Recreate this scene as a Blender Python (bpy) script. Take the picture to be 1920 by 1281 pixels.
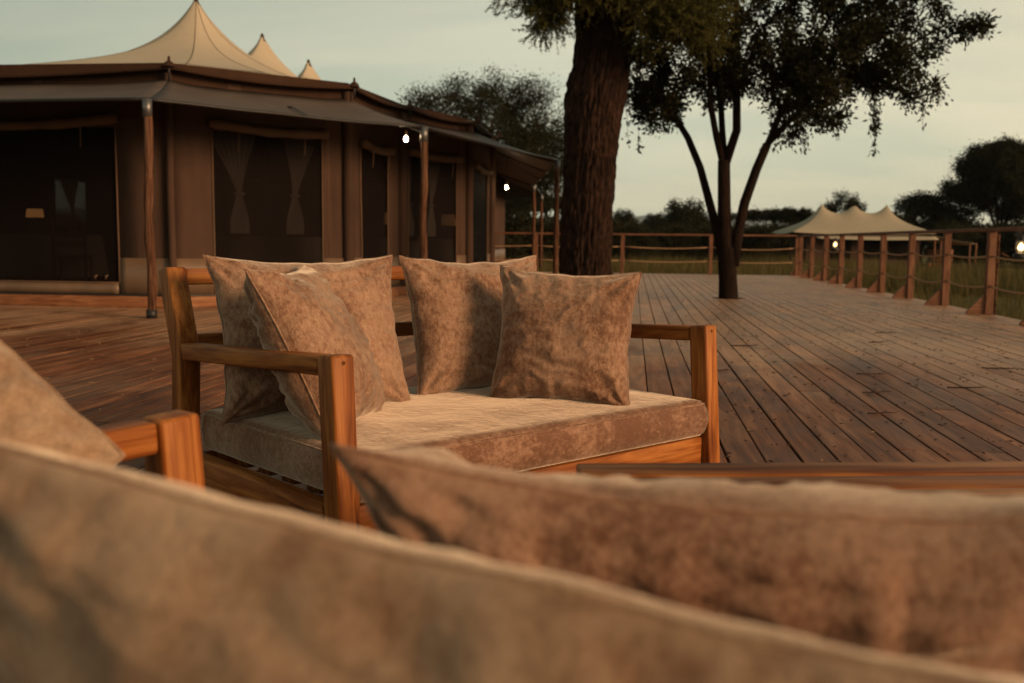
import bpy, bmesh, math, random
import numpy as np
from mathutils import Vector, Matrix, noise as mnoise

R = math.radians
for o in list(bpy.data.objects):
    bpy.data.objects.remove(o)
SC = bpy.context.scene
COL = SC.collection

# ------------------------------------------------------------------ camera
HEAD = R(6.87)                      # the view turns this far from the run of the deck boards
cam_d = bpy.data.cameras.new('camera')
cam = bpy.data.objects.new('camera', cam_d)
COL.objects.link(cam)
SC.camera = cam
cam_d.sensor_width = 36
cam_d.lens = 35.0
cam_d.clip_start = 0.02
cam_d.clip_end = 20000
_p, _r = R(5.81), R(0.6)
fw = Vector((-math.sin(HEAD) * math.cos(_p), math.cos(HEAD) * math.cos(_p), -math.sin(_p)))
rt = Vector((math.cos(HEAD), math.sin(HEAD), 0))
up = rt.cross(fw)
rt2 = rt * math.cos(_r) + up * math.sin(_r)
up2 = up * math.cos(_r) - rt * math.sin(_r)
M = Matrix((rt2, up2, -fw)).transposed().to_4x4()
M.translation = Vector((0, 0, 0.88))
cam.matrix_world = M
cam_d.dof.use_dof = True
cam_d.dof.focus_distance = 3.3
cam_d.dof.aperture_fstop = 4.0

# ------------------------------------------------------------------ sky and sun
SUN_EL = R(15)
SUN_DIR = Vector((0.90, -0.43, 0)).normalized()        # towards the sun, on the ground
w = bpy.data.worlds.new('World')
SC.world = w
w.use_nodes = True
nt = w.node_tree
nt.nodes.clear()
N = nt.nodes.new
L = nt.links.new
w_out = N('ShaderNodeOutputWorld')
w_bg = N('ShaderNodeBackground')
w_bg.inputs['Strength'].default_value = 0.1
L(w_bg.outputs[0], w_out.inputs[0])
sky = N('ShaderNodeTexSky')
sky.sky_type = 'NISHITA'
sky.sun_disc = False
sky.sun_elevation = SUN_EL
sky.sun_rotation = math.atan2(SUN_DIR.x, SUN_DIR.y)
sky.air_density = 1.0
sky.dust_density = 2.5
sky.ozone_density = 1.0
tc = N('ShaderNodeTexCoord')
sep = N('ShaderNodeSeparateXYZ')
L(tc.outputs['Generated'], sep.inputs[0])
ramp = N('ShaderNodeValToRGB')                          # a thin high veil of cloud, paler near the horizon
L(sep.outputs['Z'], ramp.inputs[0])
ce = ramp.color_ramp
ce.elements[0].position = 0.0
ce.elements[0].color = (0.88, 0.885, 0.65, 1)
ce.elements[1].position = 0.5
ce.elements[1].color = (0.25, 0.265, 0.21, 1)
e = ce.elements.new(0.2)
e.color = (0.74, 0.735, 0.565, 1)
vs = N('ShaderNodeVectorMath')
vs.operation = 'SCALE'
vs.inputs['Scale'].default_value = 10.0
L(ramp.outputs[0], vs.inputs[0])
# cloud streaks
za = N('ShaderNodeMath'); za.operation = 'ADD'; za.inputs[1].default_value = 0.22
L(sep.outputs['Z'], za.inputs[0])
dx = N('ShaderNodeMath'); dx.operation = 'DIVIDE'; L(sep.outputs['X'], dx.inputs[0]); L(za.outputs[0], dx.inputs[1])
dy = N('ShaderNodeMath'); dy.operation = 'DIVIDE'; L(sep.outputs['Y'], dy.inputs[0]); L(za.outputs[0], dy.inputs[1])
cmb = N('ShaderNodeCombineXYZ'); L(dx.outputs[0], cmb.inputs[0]); L(dy.outputs[0], cmb.inputs[1])
mp = N('ShaderNodeMapping'); mp.inputs['Scale'].default_value = (0.55, 1.5, 1); mp.inputs['Rotation'].default_value = (0, 0, 0.25)
mp.inputs['Location'].default_value = (0.6, 0.2, 0)
L(cmb.outputs[0], mp.inputs[0])
nz = N('ShaderNodeTexNoise'); nz.inputs['Scale'].default_value = 1.7; nz.inputs['Detail'].default_value = 7; nz.inputs['Roughness'].default_value = 0.5
nz.inputs['Distortion'].default_value = 0.6
L(mp.outputs[0], nz.inputs['Vector'])
cr = N('ShaderNodeValToRGB')
cr.color_ramp.elements[0].position = 0.36; cr.color_ramp.elements[0].color = (0.88, 0.93, 0.94, 1)
cr.color_ramp.elements[1].position = 0.66; cr.color_ramp.elements[1].color = (1.17, 1.10, 1.07, 1)
L(nz.outputs['Fac'], cr.inputs[0])
mul = N('ShaderNodeMix'); mul.data_type = 'RGBA'; mul.blend_type = 'MULTIPLY'; mul.inputs[0].default_value = 1
L(vs.outputs[0], mul.inputs[6]); L(cr.outputs[0], mul.inputs[7])
# the side of the sky towards the low sun is brighter and warmer, the far side cooler
sdot = N('ShaderNodeVectorMath'); sdot.operation = 'DOT_PRODUCT'; sdot.inputs[1].default_value = (SUN_DIR.x, SUN_DIR.y, 0)
L(tc.outputs['Generated'], sdot.inputs[0])
smr = N('ShaderNodeMapRange'); smr.inputs[1].default_value = -1; smr.inputs[2].default_value = 1
L(sdot.outputs['Value'], smr.inputs[0])
sgr = N('ShaderNodeValToRGB')
for el, (p_, c_) in zip([sgr.color_ramp.elements[0], sgr.color_ramp.elements[1], sgr.color_ramp.elements.new(0.24), sgr.color_ramp.elements.new(0.45)],
                       [(0.04, (0.52, 0.60, 0.60, 1)), (1.0, (1.30, 1.05, 0.82, 1)), (0.24, (0.93, 0.95, 0.95, 1)), (0.45, (1.08, 1.02, 0.97, 1))]):
    el.position = p_; el.color = c_
L(smr.outputs[0], sgr.inputs[0])
mul2 = N('ShaderNodeMix'); mul2.data_type = 'RGBA'; mul2.blend_type = 'MULTIPLY'; mul2.inputs[0].default_value = 1
L(mul.outputs[2], mul2.inputs[6]); L(sgr.outputs[0], mul2.inputs[7])
mix = N('ShaderNodeMix'); mix.data_type = 'RGBA'; mix.inputs[0].default_value = 0.9
L(sky.outputs[0], mix.inputs[6]); L(mul2.outputs[2], mix.inputs[7])
L(mix.outputs[2], w_bg.inputs[0])

sd = bpy.data.lights.new('sun', 'SUN')
sd.energy = 4.7
sd.angle = R(20)
sd.color = (1.0, 0.60, 0.33)
sun = bpy.data.objects.new('sun', sd)
COL.objects.link(sun)
_to = Vector((SUN_DIR.x * math.cos(SUN_EL), SUN_DIR.y * math.cos(SUN_EL), math.sin(SUN_EL)))
sun.rotation_euler = _to.to_track_quat('Z', 'Y').to_euler()

SC.view_settings.view_transform = 'Standard'
SC.view_settings.look = 'None'
SC.view_settings.gamma = 1
SC.view_settings.use_curve_mapping = False
SC.view_settings.exposure = 0.0
SC.render.engine = 'CYCLES'
SC.cycles.use_denoising = True
SC.cycles.max_bounces = 6
SC.cycles.transparent_max_bounces = 8
SC.cycles.sample_clamp_indirect = 4

# ------------------------------------------------------------------ helpers
def view_to_ground(right, ahead):  # viewpoint offsets, many worked out from image pixel coordinates
    """metres to the right of and ahead of the viewpoint -> ground position"""
    c, s = math.cos(HEAD), math.sin(HEAD)
    return Vector((right * c - ahead * s, right * s + ahead * c, 0))

def link(o, parent=None):
    COL.objects.link(o)
    if parent is not None:
        o.parent = parent
    return o

def tag(o, label=None, cat=None, group=None, kind=None):
    if label: o['label'] = label
    if cat: o['category'] = cat
    if group: o['group'] = group
    if kind: o['kind'] = kind
    return o

def thing(name, label, cat, loc=(0, 0, 0), rz=0.0, group=None):
    o = bpy.data.objects.new(name, None)
    o.empty_display_size = 0.1
    COL.objects.link(o)
    o.location = loc
    o.rotation_euler = (0, 0, rz)
    return tag(o, label, cat, group)

def copy_tree(o, parent=None):
    c = o.copy()
    COL.objects.link(c)
    if parent is not None:
        c.parent = parent
    for ch in list(o.children):
        copy_tree(ch, c)
    return c

class MB:
    """collects vertices and faces for ONE mesh"""
    def __init__(s):
        s.v = []; s.f = []
    def add(s, vs, fs):
        b = len(s.v)
        s.v.extend(tuple(p) for p in vs)
        s.f.extend(tuple(b + i for i in f) for f in fs)
    def box(s, c, d, rot=None):
        x, y, z = d[0] / 2, d[1] / 2, d[2] / 2
        P = [Vector((i * x, j * y, k * z)) for i in (-1, 1) for j in (-1, 1) for k in (-1, 1)]
        if rot is not None:
            P = [rot @ p for p in P]
        c = Vector(c)
        s.add([p + c for p in P], [(0, 1, 3, 2), (4, 6, 7, 5), (0, 4, 5, 1), (2, 3, 7, 6), (0, 2, 6, 4), (1, 5, 7, 3)])
    def tube(s, pts, rad, n=8, cap=True):
        pts = [Vector(p) for p in pts]
        if not isinstance(rad, (list, tuple)):
            rad = [rad] * len(pts)
        b = len(s.v)
        ref = None
        for i, p in enumerate(pts):
            t = (pts[min(i + 1, len(pts) - 1)] - pts[max(i - 1, 0)])
            t = t.normalized() if t.length > 1e-9 else Vector((0, 0, 1))
            if ref is None:
                ref = t.orthogonal().normalized()
            ref = (ref - t * ref.dot(t))
            ref = ref.normalized() if ref.length > 1e-6 else t.orthogonal().normalized()
            bi = t.cross(ref)
            for k in range(n):
                a = 2 * math.pi * k / n
                s.v.append(tuple(p + (ref * math.cos(a) + bi * math.sin(a)) * rad[i]))
        for i in range(len(pts) - 1):
            for k in range(n):
                k2 = (k + 1) % n
                s.f.append((b + i * n + k, b + i * n + k2, b + (i + 1) * n + k2, b + (i + 1) * n + k))
        if cap:
            s.f.append(tuple(b + k for k in reversed(range(n))))
            s.f.append(tuple(b + (len(pts) - 1) * n + k for k in range(n)))
    def lathe(s, prof, n=16, c=(0, 0, 0)):
        b = len(s.v)
        for r, z in prof:
            for k in range(n):
                a = 2 * math.pi * k / n
                s.v.append((c[0] + r * math.cos(a), c[1] + r * math.sin(a), c[2] + z))
        for i in range(len(prof) - 1):
            for k in range(n):
                k2 = (k + 1) % n
                s.f.append((b + i * n + k, b + i * n + k2, b + (i + 1) * n + k2, b + (i + 1) * n + k))
    def mesh(s, name, mat, smooth=False):
        me = bpy.data.meshes.new(name)
        me.from_pydata(s.v, [], s.f)
        if mat: me.materials.append(mat)
        if smooth:
            me.polygons.foreach_set('use_smooth', [True] * len(me.polygons))
        me.update()
        return me
    def build(s, name, mat, parent=None, smooth=False):
        return link(bpy.data.objects.new(name, s.mesh(name, mat, smooth)), parent)

def box_mesh(name, d, mat, bevel=0.0, seg=2):
    bm = bmesh.new()
    bmesh.ops.create_cube(bm, size=1)
    bmesh.ops.scale(bm, vec=Vector(d), verts=bm.verts)
    if bevel:
        bmesh.ops.bevel(bm, geom=list(bm.edges), offset=bevel, segments=seg, profile=0.5, affect='EDGES')
    me = bpy.data.meshes.new(name)
    bm.to_mesh(me); bm.free()
    me.materials.append(mat)
    if bevel and seg > 1:
        me.polygons.foreach_set('use_smooth', [True] * len(me.polygons))
        me.set_sharp_from_angle(angle=R(40))
    return me

def beam(name, A, B, wd, th, mat, parent=None, side=(0, 1, 0), bevel=0.006, seg=2):
    """straight timber from A to B; wd is measured along 'side', grain runs along local X"""
    A, B = Vector(A), Vector(B)
    d = B - A
    x = d.normalized()
    y = Vector(side); y = (y - x * y.dot(x)).normalized()
    z = x.cross(y)
    me = box_mesh(name, (d.length, wd, th), mat, bevel, seg)
    o = link(bpy.data.objects.new(name, me), parent)
    m = Matrix((x, y, z)).transposed().to_4x4()
    m.translation = (A + B) / 2
    o.matrix_basis = m
    return o

# ------------------------------------------------------------------ materials
def bsdf(name, rough=0.6, spec=0.4):
    m = bpy.data.materials.new(name)
    m.use_nodes = True
    n = m.node_tree
    b = n.nodes['Principled BSDF']
    b.inputs['Roughness'].default_value = rough
    b.inputs['Specular IOR Level'].default_value = spec
    return m, n, b

def node(n, t, **kw):
    x = n.nodes.new(t)
    for k, v in kw.items():
        if k in x.inputs: x.inputs[k].default_value = v
        else: setattr(x, k, v)
    return x

def coords(n, kind='Object', scale=(1, 1, 1), rand=0.0):
    t = node(n, 'ShaderNodeTexCoord') if kind != 'World' else node(n, 'ShaderNodeNewGeometry')
    out = t.outputs[kind if kind != 'World' else 'Position']
    if rand:
        oi = node(n, 'ShaderNodeObjectInfo')
        mu = node(n, 'ShaderNodeVectorMath', operation='SCALE')
        cx = node(n, 'ShaderNodeCombineXYZ')
        for i in range(3): n.links.new(oi.outputs['Random'], cx.inputs[i])
        n.links.new(cx.outputs[0], mu.inputs[0]); mu.inputs['Scale'].default_value = rand
        ad = node(n, 'ShaderNodeVectorMath', operation='ADD')
        n.links.new(out, ad.inputs[0]); n.links.new(mu.outputs[0], ad.inputs[1])
        out = ad.outputs[0]
    m = node(n, 'ShaderNodeMapping')
    m.inputs['Scale'].default_value = scale
    n.links.new(out, m.inputs[0])
    return m.outputs[0]

def tnoise(n, vec, scale=1.0, detail=5.0, rough=0.55, dist=0.0):
    t = node(n, 'ShaderNodeTexNoise')
    t.inputs['Scale'].default_value = scale; t.inputs['Detail'].default_value = detail
    t.inputs['Roughness'].default_value = rough; t.inputs['Distortion'].default_value = dist
    n.links.new(vec, t.inputs['Vector'])
    return t.outputs['Fac']

def cramp(n, fac, stops, interp='LINEAR'):
    r = node(n, 'ShaderNodeValToRGB')
    cr = r.color_ramp
    cr.interpolation = interp
    while len(cr.elements) < len(stops): cr.elements.new(0.5)
    for el, (p, c) in zip(cr.elements, stops):
        el.position = p
        el.color = (*c, 1) if len(c) == 3 else c
    n.links.new(fac, r.inputs[0])
    return r.outputs[0]

def cmix(n, a, b, fac, mode='MIX'):
    x = node(n, 'ShaderNodeMix', data_type='RGBA', blend_type=mode)
    for sock, val in ((x.inputs[0], fac), (x.inputs[6], a), (x.inputs[7], b)):
        if isinstance(val, (int, float)): sock.default_value = val
        elif isinstance(val, tuple): sock.default_value = (*val, 1)
        else: n.links.new(val, sock)
    return x.outputs[2]

def fmath(n, op, a, b=0.0, clamp=False):
    x = node(n, 'ShaderNodeMath', operation=op, use_clamp=clamp)
    for s, v in ((x.inputs[0], a), (x.inputs[1], b)):
        if isinstance(v, (int, float)): s.default_value = v
        else: n.links.new(v, s)
    return x.outputs[0]

def bump(n, b, h, strength=0.3, dist=0.01):
    x = node(n, 'ShaderNodeBump')
    x.inputs['Strength'].default_value = strength
    x.inputs['Distance'].default_value = dist
    n.links.new(h, x.inputs['Height'])
    n.links.new(x.outputs[0], b.inputs['Normal'])

def wood(name, dark, mid, light, rough=0.42, spec=0.4, bumpd=0.002, scale=1.0, streak=1.0):
    m, n, b = bsdf(name, rough, spec)
    v = coords(n, 'Object', (2.2 * scale, 26 * scale, 26 * scale), 17.0)
    a = tnoise(n, v, 1.0, 5, 0.6, 0.9)
    v2 = coords(n, 'Object', (5 * scale, 150 * scale, 150 * scale), 9.0)
    f = tnoise(n, v2, 1.0, 3, 0.6)
    s = fmath(n, 'ADD', fmath(n, 'MULTIPLY', a, 0.8), fmath(n, 'MULTIPLY', f, 0.2 * streak))
    c = cramp(n, s, [(0.33, dark), (0.47, mid), (0.64, light)])
    big = tnoise(n, coords(n, 'Object', (3, 6, 6), 5.0), 1.0, 3)
    c = cmix(n, c, cramp(n, big, [(0.3, (0.72, 0.66, 0.6)), (0.7, (1.12, 1.12, 1.1))]), 1.0, 'MULTIPLY')
    n.links.new(c, b.inputs['Base Color'])
    n.links.new(fmath(n, 'ADD', rough - 0.1, fmath(n, 'MULTIPLY', f, 0.22)), b.inputs['Roughness'])
    bump(n, b, f, 0.25, bumpd)
    return m

def cloth(name, col, col2, rough=0.85, spec=0.15, scale=1.2, weave=260, trans=0.0, fold=0.0):
    m, n, b = bsdf(name, rough, spec)
    a = tnoise(n, coords(n, 'World', (1, 1, 1)), scale, 5, 0.6, 0.3)
    st = tnoise(n, coords(n, 'World', (7, 7, 0.8)), 1.0, 4, 0.6)
    s = fmath(n, 'ADD', fmath(n, 'MULTIPLY', a, 0.6), fmath(n, 'MULTIPLY', st, 0.4))
    n.links.new(cramp(n, s, [(0.34, col2), (0.62, col)]), b.inputs['Base Color'])
    fine = tnoise(n, coords(n, 'World'), weave, 2)
    fl = tnoise(n, coords(n, 'World', (2.2, 2.2, 0.7)), 1.0, 4, 0.55, 0.6)
    h = fmath(n, 'ADD', fmath(n, 'MULTIPLY', fine, 0.08), fmath(n, 'MULTIPLY', fl, fold))
    bump(n, b, h, 0.5, 0.03)
    if trans:
        tr = node(n, 'ShaderNodeBsdfTranslucent')
        tr.inputs['Color'].default_value = (*col, 1)
        ms = node(n, 'ShaderNodeMixShader'); ms.inputs[0].default_value = trans
        n.links.new(b.outputs[0], ms.inputs[1]); n.links.new(tr.outputs[0], ms.inputs[2])
        n.links.new(ms.outputs[0], n.nodes['Material Output'].inputs[0])
    return m

def plain(name, col, rough=0.5, spec=0.4, metal=0.0):
    m, n, b = bsdf(name, rough, spec)
    t = tnoise(n, coords(n, 'Object'), 14, 4)
    n.links.new(cmix(n, tuple(0.72 * c for c in col), tuple(1.12 * c for c in col), t), b.inputs['Base Color'])
    b.inputs['Metallic'].default_value = metal
    return m

def emitter(name, col, strength):
    m, n, b = bsdf(name)
    b.inputs['Base Color'].default_value = (*col, 1)
    b.inputs['Emission Color'].default_value = (*col, 1)
    b.inputs['Emission Strength'].default_value = strength
    return m

def velvet(name, stretch=(1, 1, 1), shift=0.0, warm=1.0):
    """crushed velvet: the nap lies in fine ragged pale and brown flecks"""
    m, n, b = bsdf(name, 0.72, 0.25)
    big = tnoise(n, coords(n, 'Object', (1, 1, 1), 23.0), 5.0, 3, 0.5, 0.2)
    rag = tnoise(n, coords(n, 'Object', (78 * stretch[0], 46 * stretch[1], 78 * stretch[2]), 11.0), 1.0, 9, 0.74, 0.1)
    fine = tnoise(n, coords(n, 'Object', (260, 150, 260), 3.0), 1.0, 4, 0.7)
    f = fmath(n, 'ADD', fmath(n, 'MULTIPLY', big, 0.37), fmath(n, 'MULTIPLY', rag, 0.63))
    d, c1, c2, l = (0.135, 0.063, 0.034), (0.188, 0.098, 0.056), (0.245, 0.140, 0.085), (0.335, 0.212, 0.138)
    k = lambda c: (c[0], c[1] * warm, c[2] * warm)
    c = cramp(n, f, [(0.40 + shift, k(d)), (0.462 + shift, k(c1)), (0.498 + shift, k(c2)), (0.61 + shift, k(l))])
    c = cmix(n, c, cramp(n, fine, [(0.3, (0.78, 0.76, 0.74)), (0.7, (1.18, 1.18, 1.18))]), 1.0, 'MULTIPLY')
    n.links.new(c, b.inputs['Base Color'])
    b.inputs['Sheen Weight'].default_value = 1.0
    b.inputs['Sheen Roughness'].default_value = 0.35
    b.inputs['Sheen Tint'].default_value = (1.0, 0.84, 0.66, 1)
    wr = tnoise(n, coords(n, 'Object', (1, 1, 1), 7.0), 13, 4, 0.5, 1.0)
    h = fmath(n, 'ADD', fmath(n, 'MULTIPLY', wr, 0.8), fmath(n, 'MULTIPLY', rag, 0.5))
    bump(n, b, h, 0.5, 0.014)
    return m

def leafmat(name, c1, c2, trans=0.25):
    m, n, b = bsdf(name, 0.7, 0.12)
    g = node(n, 'ShaderNodeNewGeometry')
    c = cramp(n, g.outputs['Random Per Island'], [(0.0, c1), (1.0, c2)])
    n.links.new(c, b.inputs['Base Color'])
    tr = node(n, 'ShaderNodeBsdfTranslucent')
    n.links.new(c, tr.inputs['Color'])
    ms = node(n, 'ShaderNodeMixShader'); ms.inputs[0].default_value = trans
    n.links.new(b.outputs[0], ms.inputs[1]); n.links.new(tr.outputs[0], ms.inputs[2])
    n.links.new(ms.outputs[0], n.nodes['Material Output'].inputs[0])
    return m

def barkmat(name, dark, light, sc=1.0):
    m, n, b = bsdf(name, 0.9, 0.1)
    v = coords(n, 'Object', (26 * sc, 26 * sc, 6 * sc))
    a = tnoise(n, v, 1.0, 6, 0.65, 0.8)
    big = tnoise(n, coords(n, 'Object'), 2.2, 4)
    c = cramp(n, a, [(0.36, dark), (0.66, light)])
    c = cmix(n, c, cramp(n, big, [(0.3, (0.6, 0.58, 0.56)), (0.7, (1.2, 1.15, 1.1))]), 1.0, 'MULTIPLY')
    n.links.new(c, b.inputs['Base Color'])
    bump(n, b, a, 0.9, 0.03)
    return m

def deckmat(name, island):
    m, n, b = bsdf(name, 0.5, 0.42)
    if island:
        rnd = node(n, 'ShaderNodeNewGeometry').outputs['Random Per Island']
    else:
        rnd = node(n, 'ShaderNodeObjectInfo').outputs['Random']
    off = node(n, 'ShaderNodeCombineXYZ')
    n.links.new(fmath(n, 'MULTIPLY', rnd, 40.0), off.inputs[2])
    g = node(n, 'ShaderNodeNewGeometry')
    ad = node(n, 'ShaderNodeVectorMath', operation='ADD')
    n.links.new(g.outputs['Position'], ad.inputs[0]); n.links.new(off.outputs[0], ad.inputs[1])
    def mapped(sc):
        mm = node(n, 'ShaderNodeMapping'); mm.inputs['Scale'].default_value = sc
        n.links.new(ad.outputs[0], mm.inputs[0]); return mm.outputs[0]
    a = tnoise(n, mapped((14, 1.0, 1)), 1.0, 6, 0.62, 1.2)           # figure along each board
    f = tnoise(n, mapped((95, 2.6, 1)), 1.0, 4, 0.6)                # fine grain
    c = cramp(n, fmath(n, 'ADD', fmath(n, 'MULTIPLY', a, 0.75), fmath(n, 'MULTIPLY', f, 0.25)),
              [(0.34, (0.065, 0.022, 0.009)), (0.5, (0.175, 0.065, 0.026)), (0.66, (0.33, 0.150, 0.066))])
    c = cmix(n, c, cramp(n, rnd, [(0.0, (0.62, 0.60, 0.62)), (0.3, (0.95, 0.9, 0.85)), (0.6, (0.8, 0.8, 0.84)), (1.0, (1.25, 1.12, 1.0))]), 1.0, 'MULTIPLY')
    # weathered, trodden and rain-stained patches that run over many boards
    st = tnoise(n, coords(n, 'World', (0.55, 0.35, 1)), 1.0, 6, 0.62, 0.8)
    c = cmix(n, c, (0.26, 0.175, 0.115), fmath(n, 'MULTIPLY', cramp(n, st, [(0.48, (0, 0, 0)), (0.62, (1, 1, 1))]), 0.42))
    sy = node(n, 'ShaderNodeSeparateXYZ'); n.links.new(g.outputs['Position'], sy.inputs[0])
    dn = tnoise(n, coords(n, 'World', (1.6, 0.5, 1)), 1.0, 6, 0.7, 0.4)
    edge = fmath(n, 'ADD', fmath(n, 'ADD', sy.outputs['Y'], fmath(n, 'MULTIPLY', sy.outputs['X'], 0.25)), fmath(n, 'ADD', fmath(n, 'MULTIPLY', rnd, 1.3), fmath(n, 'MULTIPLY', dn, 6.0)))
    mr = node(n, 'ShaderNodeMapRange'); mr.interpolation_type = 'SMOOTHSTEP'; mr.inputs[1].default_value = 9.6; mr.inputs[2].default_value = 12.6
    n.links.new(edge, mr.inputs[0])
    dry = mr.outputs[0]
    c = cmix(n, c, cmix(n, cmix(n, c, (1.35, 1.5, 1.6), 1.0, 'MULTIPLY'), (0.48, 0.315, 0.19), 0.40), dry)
    st2 = tnoise(n, coords(n, 'World', (2.4, 1.1, 1)), 1.0, 5, 0.65, 0.6)
    c = cmix(n, c, cramp(n, st2, [(0.36, (0.55, 0.5, 0.48)), (0.5, (1, 1, 1)), (0.72, (1.15, 1.1, 1.05))]), 0.85, 'MULTIPLY')
    n.links.new(c, b.inputs['Base Color'])
    rr = fmath(n, 'ADD', fmath(n, 'ADD', 0.34, fmath(n, 'MULTIPLY', dry, 0.04)), fmath(n, 'MULTIPLY', st2, 0.34))
    n.links.new(rr, b.inputs['Roughness'])
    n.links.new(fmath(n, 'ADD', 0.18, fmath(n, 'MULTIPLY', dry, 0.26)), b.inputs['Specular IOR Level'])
    bump(n, b, fmath(n, 'ADD', f, fmath(n, 'MULTIPLY', a, 0.6)), 0.35, 0.004)
    return m

def screenmat(name):
    """insect mesh: dark threads with open holes between"""
    m, n, b = bsdf(name, 0.8, 0.1)
    b.inputs['Base Color'].default_value = (0.007, 0.004, 0.003, 1)
    tr = node(n, 'ShaderNodeBsdfTransparent')
    ms = node(n, 'ShaderNodeMixShader')
    f = tnoise(n, coords(n, 'World', (1, 1, 0.3)), 2.0, 3)
    n.links.new(fmath(n, 'ADD', 0.34, fmath(n, 'MULTIPLY', f, 0.12)), ms.inputs[0])
    n.links.new(tr.outputs[0], ms.inputs[2]); n.links.new(b.outputs[0], ms.inputs[1])
    n.links.new(ms.outputs[0], n.nodes['Material Output'].inputs[0])
    return m

TEAK = wood('teak', (0.085, 0.022, 0.0045), (0.22, 0.068, 0.013), (0.41, 0.165, 0.040), 0.48, 0.16)
TEAK_END = plain('teak_end_grain', (0.10, 0.035, 0.010), 0.7, 0.1)
POST = wood('post_timber', (0.080, 0.031, 0.016), (0.150, 0.064, 0.033), (0.225, 0.112, 0.064), 0.65, 0.25)
POLE = wood('pole_timber', (0.022, 0.010, 0.006), (0.075, 0.034, 0.019), (0.16, 0.085, 0.05), 0.8, 0.1, 0.008)
BOARD = wood('base_timber', (0.10, 0.035, 0.014), (0.19, 0.075, 0.030), (0.27, 0.125, 0.058), 0.65, 0.25)
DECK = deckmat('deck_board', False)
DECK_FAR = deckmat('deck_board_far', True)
VELVET = velvet('velvet')
VELVET_PALE = velvet('pale_velvet', (0.25, 0.25, 0.25), -0.055, 1.10)
VELVET_RED = velvet('russet_velvet', (1, 1, 1), -0.02, 0.95)
VELVET_SEAT = velvet('velvet_seat', (0.6, 1.1, 0.9), 0.05, 0.97)
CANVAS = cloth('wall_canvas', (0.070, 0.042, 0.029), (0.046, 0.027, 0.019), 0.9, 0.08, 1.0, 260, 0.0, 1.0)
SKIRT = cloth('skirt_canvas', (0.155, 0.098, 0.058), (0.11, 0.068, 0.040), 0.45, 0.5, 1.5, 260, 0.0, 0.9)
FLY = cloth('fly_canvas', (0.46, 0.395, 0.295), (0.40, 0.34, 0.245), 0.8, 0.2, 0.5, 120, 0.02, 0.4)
FLY_EDGE = cloth('fly_edge_canvas', (0.042, 0.022, 0.013), (0.030, 0.015, 0.009), 0.85, 0.1, 1.0, 120, 0.0, 0.4)
AWNING = cloth('awning_canvas', (0.125, 0.103, 0.088), (0.088, 0.072, 0.061), 0.6, 0.3, 1.2, 160, 0.2, 0.35)
CURTAIN = cloth('curtain_voile', (0.80, 0.70, 0.62), (0.70, 0.60, 0.53), 0.9, 0.1, 3, 300, 0.3, 0.3)
TABLECLOTH = cloth('table_linen', (0.30, 0.26, 0.22), (0.25, 0.21, 0.18), 0.9, 0.1, 3, 300, 0.0, 0.3)
BLIND = cloth('blind_canvas', (0.125, 0.078, 0.050), (0.09, 0.055, 0.035), 0.9, 0.1, 3, 260, 0.0, 1.2)
FLY2 = cloth('guest_fly_canvas', (0.34, 0.30, 0.22), (0.29, 0.255, 0.185), 0.85, 0.15, 0.5, 120, 0.02, 0.3)
SCREEN = screenmat('insect_screen')
DARKM = plain('dark_steel', (0.035, 0.033, 0.032), 0.5, 0.4, 0.6)
STEEL = plain('grey_steel', (0.16, 0.16, 0.16), 0.45, 0.5, 0.8)
ROPE = plain('sisal_rope', (0.40, 0.25, 0.14), 0.9, 0.1)
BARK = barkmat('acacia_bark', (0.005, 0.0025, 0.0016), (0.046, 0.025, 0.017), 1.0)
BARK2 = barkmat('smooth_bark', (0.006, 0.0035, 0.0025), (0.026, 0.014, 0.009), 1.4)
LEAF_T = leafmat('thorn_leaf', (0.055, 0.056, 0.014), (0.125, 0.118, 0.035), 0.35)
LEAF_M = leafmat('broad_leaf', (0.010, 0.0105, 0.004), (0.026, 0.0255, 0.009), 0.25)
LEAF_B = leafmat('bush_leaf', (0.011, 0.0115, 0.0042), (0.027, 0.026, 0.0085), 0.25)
GRASSM = leafmat('grass_blade', (0.045, 0.048, 0.015), (0.150, 0.115, 0.042), 0.3)
BULB = emitter('warm_bulb', (1.0, 0.72, 0.40), 90.0)
FLAME = emitter('lantern_flame', (1.0, 0.72, 0.40), 9.0)
SHADE = emitter('lit_lampshade', (1.0, 0.42, 0.12), 0.5)
SHADE_DIM = emitter('dim_lampshade', (0.75, 0.34, 0.11), 0.13)
SEED = plain('seed_husk', (0.28, 0.17, 0.09), 0.8, 0.2)
SEED_D = plain('dark_husk', (0.06, 0.035, 0.022), 0.8, 0.2)
TWIG = plain('twig_bark', (0.045, 0.025, 0.016), 0.85, 0.2)
STONE = plain('pale_stone', (0.45, 0.36, 0.28), 0.8, 0.2)
CLAY = plain('terracotta', (0.42, 0.16, 0.06), 0.7, 0.2)
LENS = plain('lantern_glass', (0.5, 0.4, 0.25), 0.1, 0.5)
_gb = LENS.node_tree.nodes['Principled BSDF']
_gb.inputs['Transmission Weight'].default_value = 0.9

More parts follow.
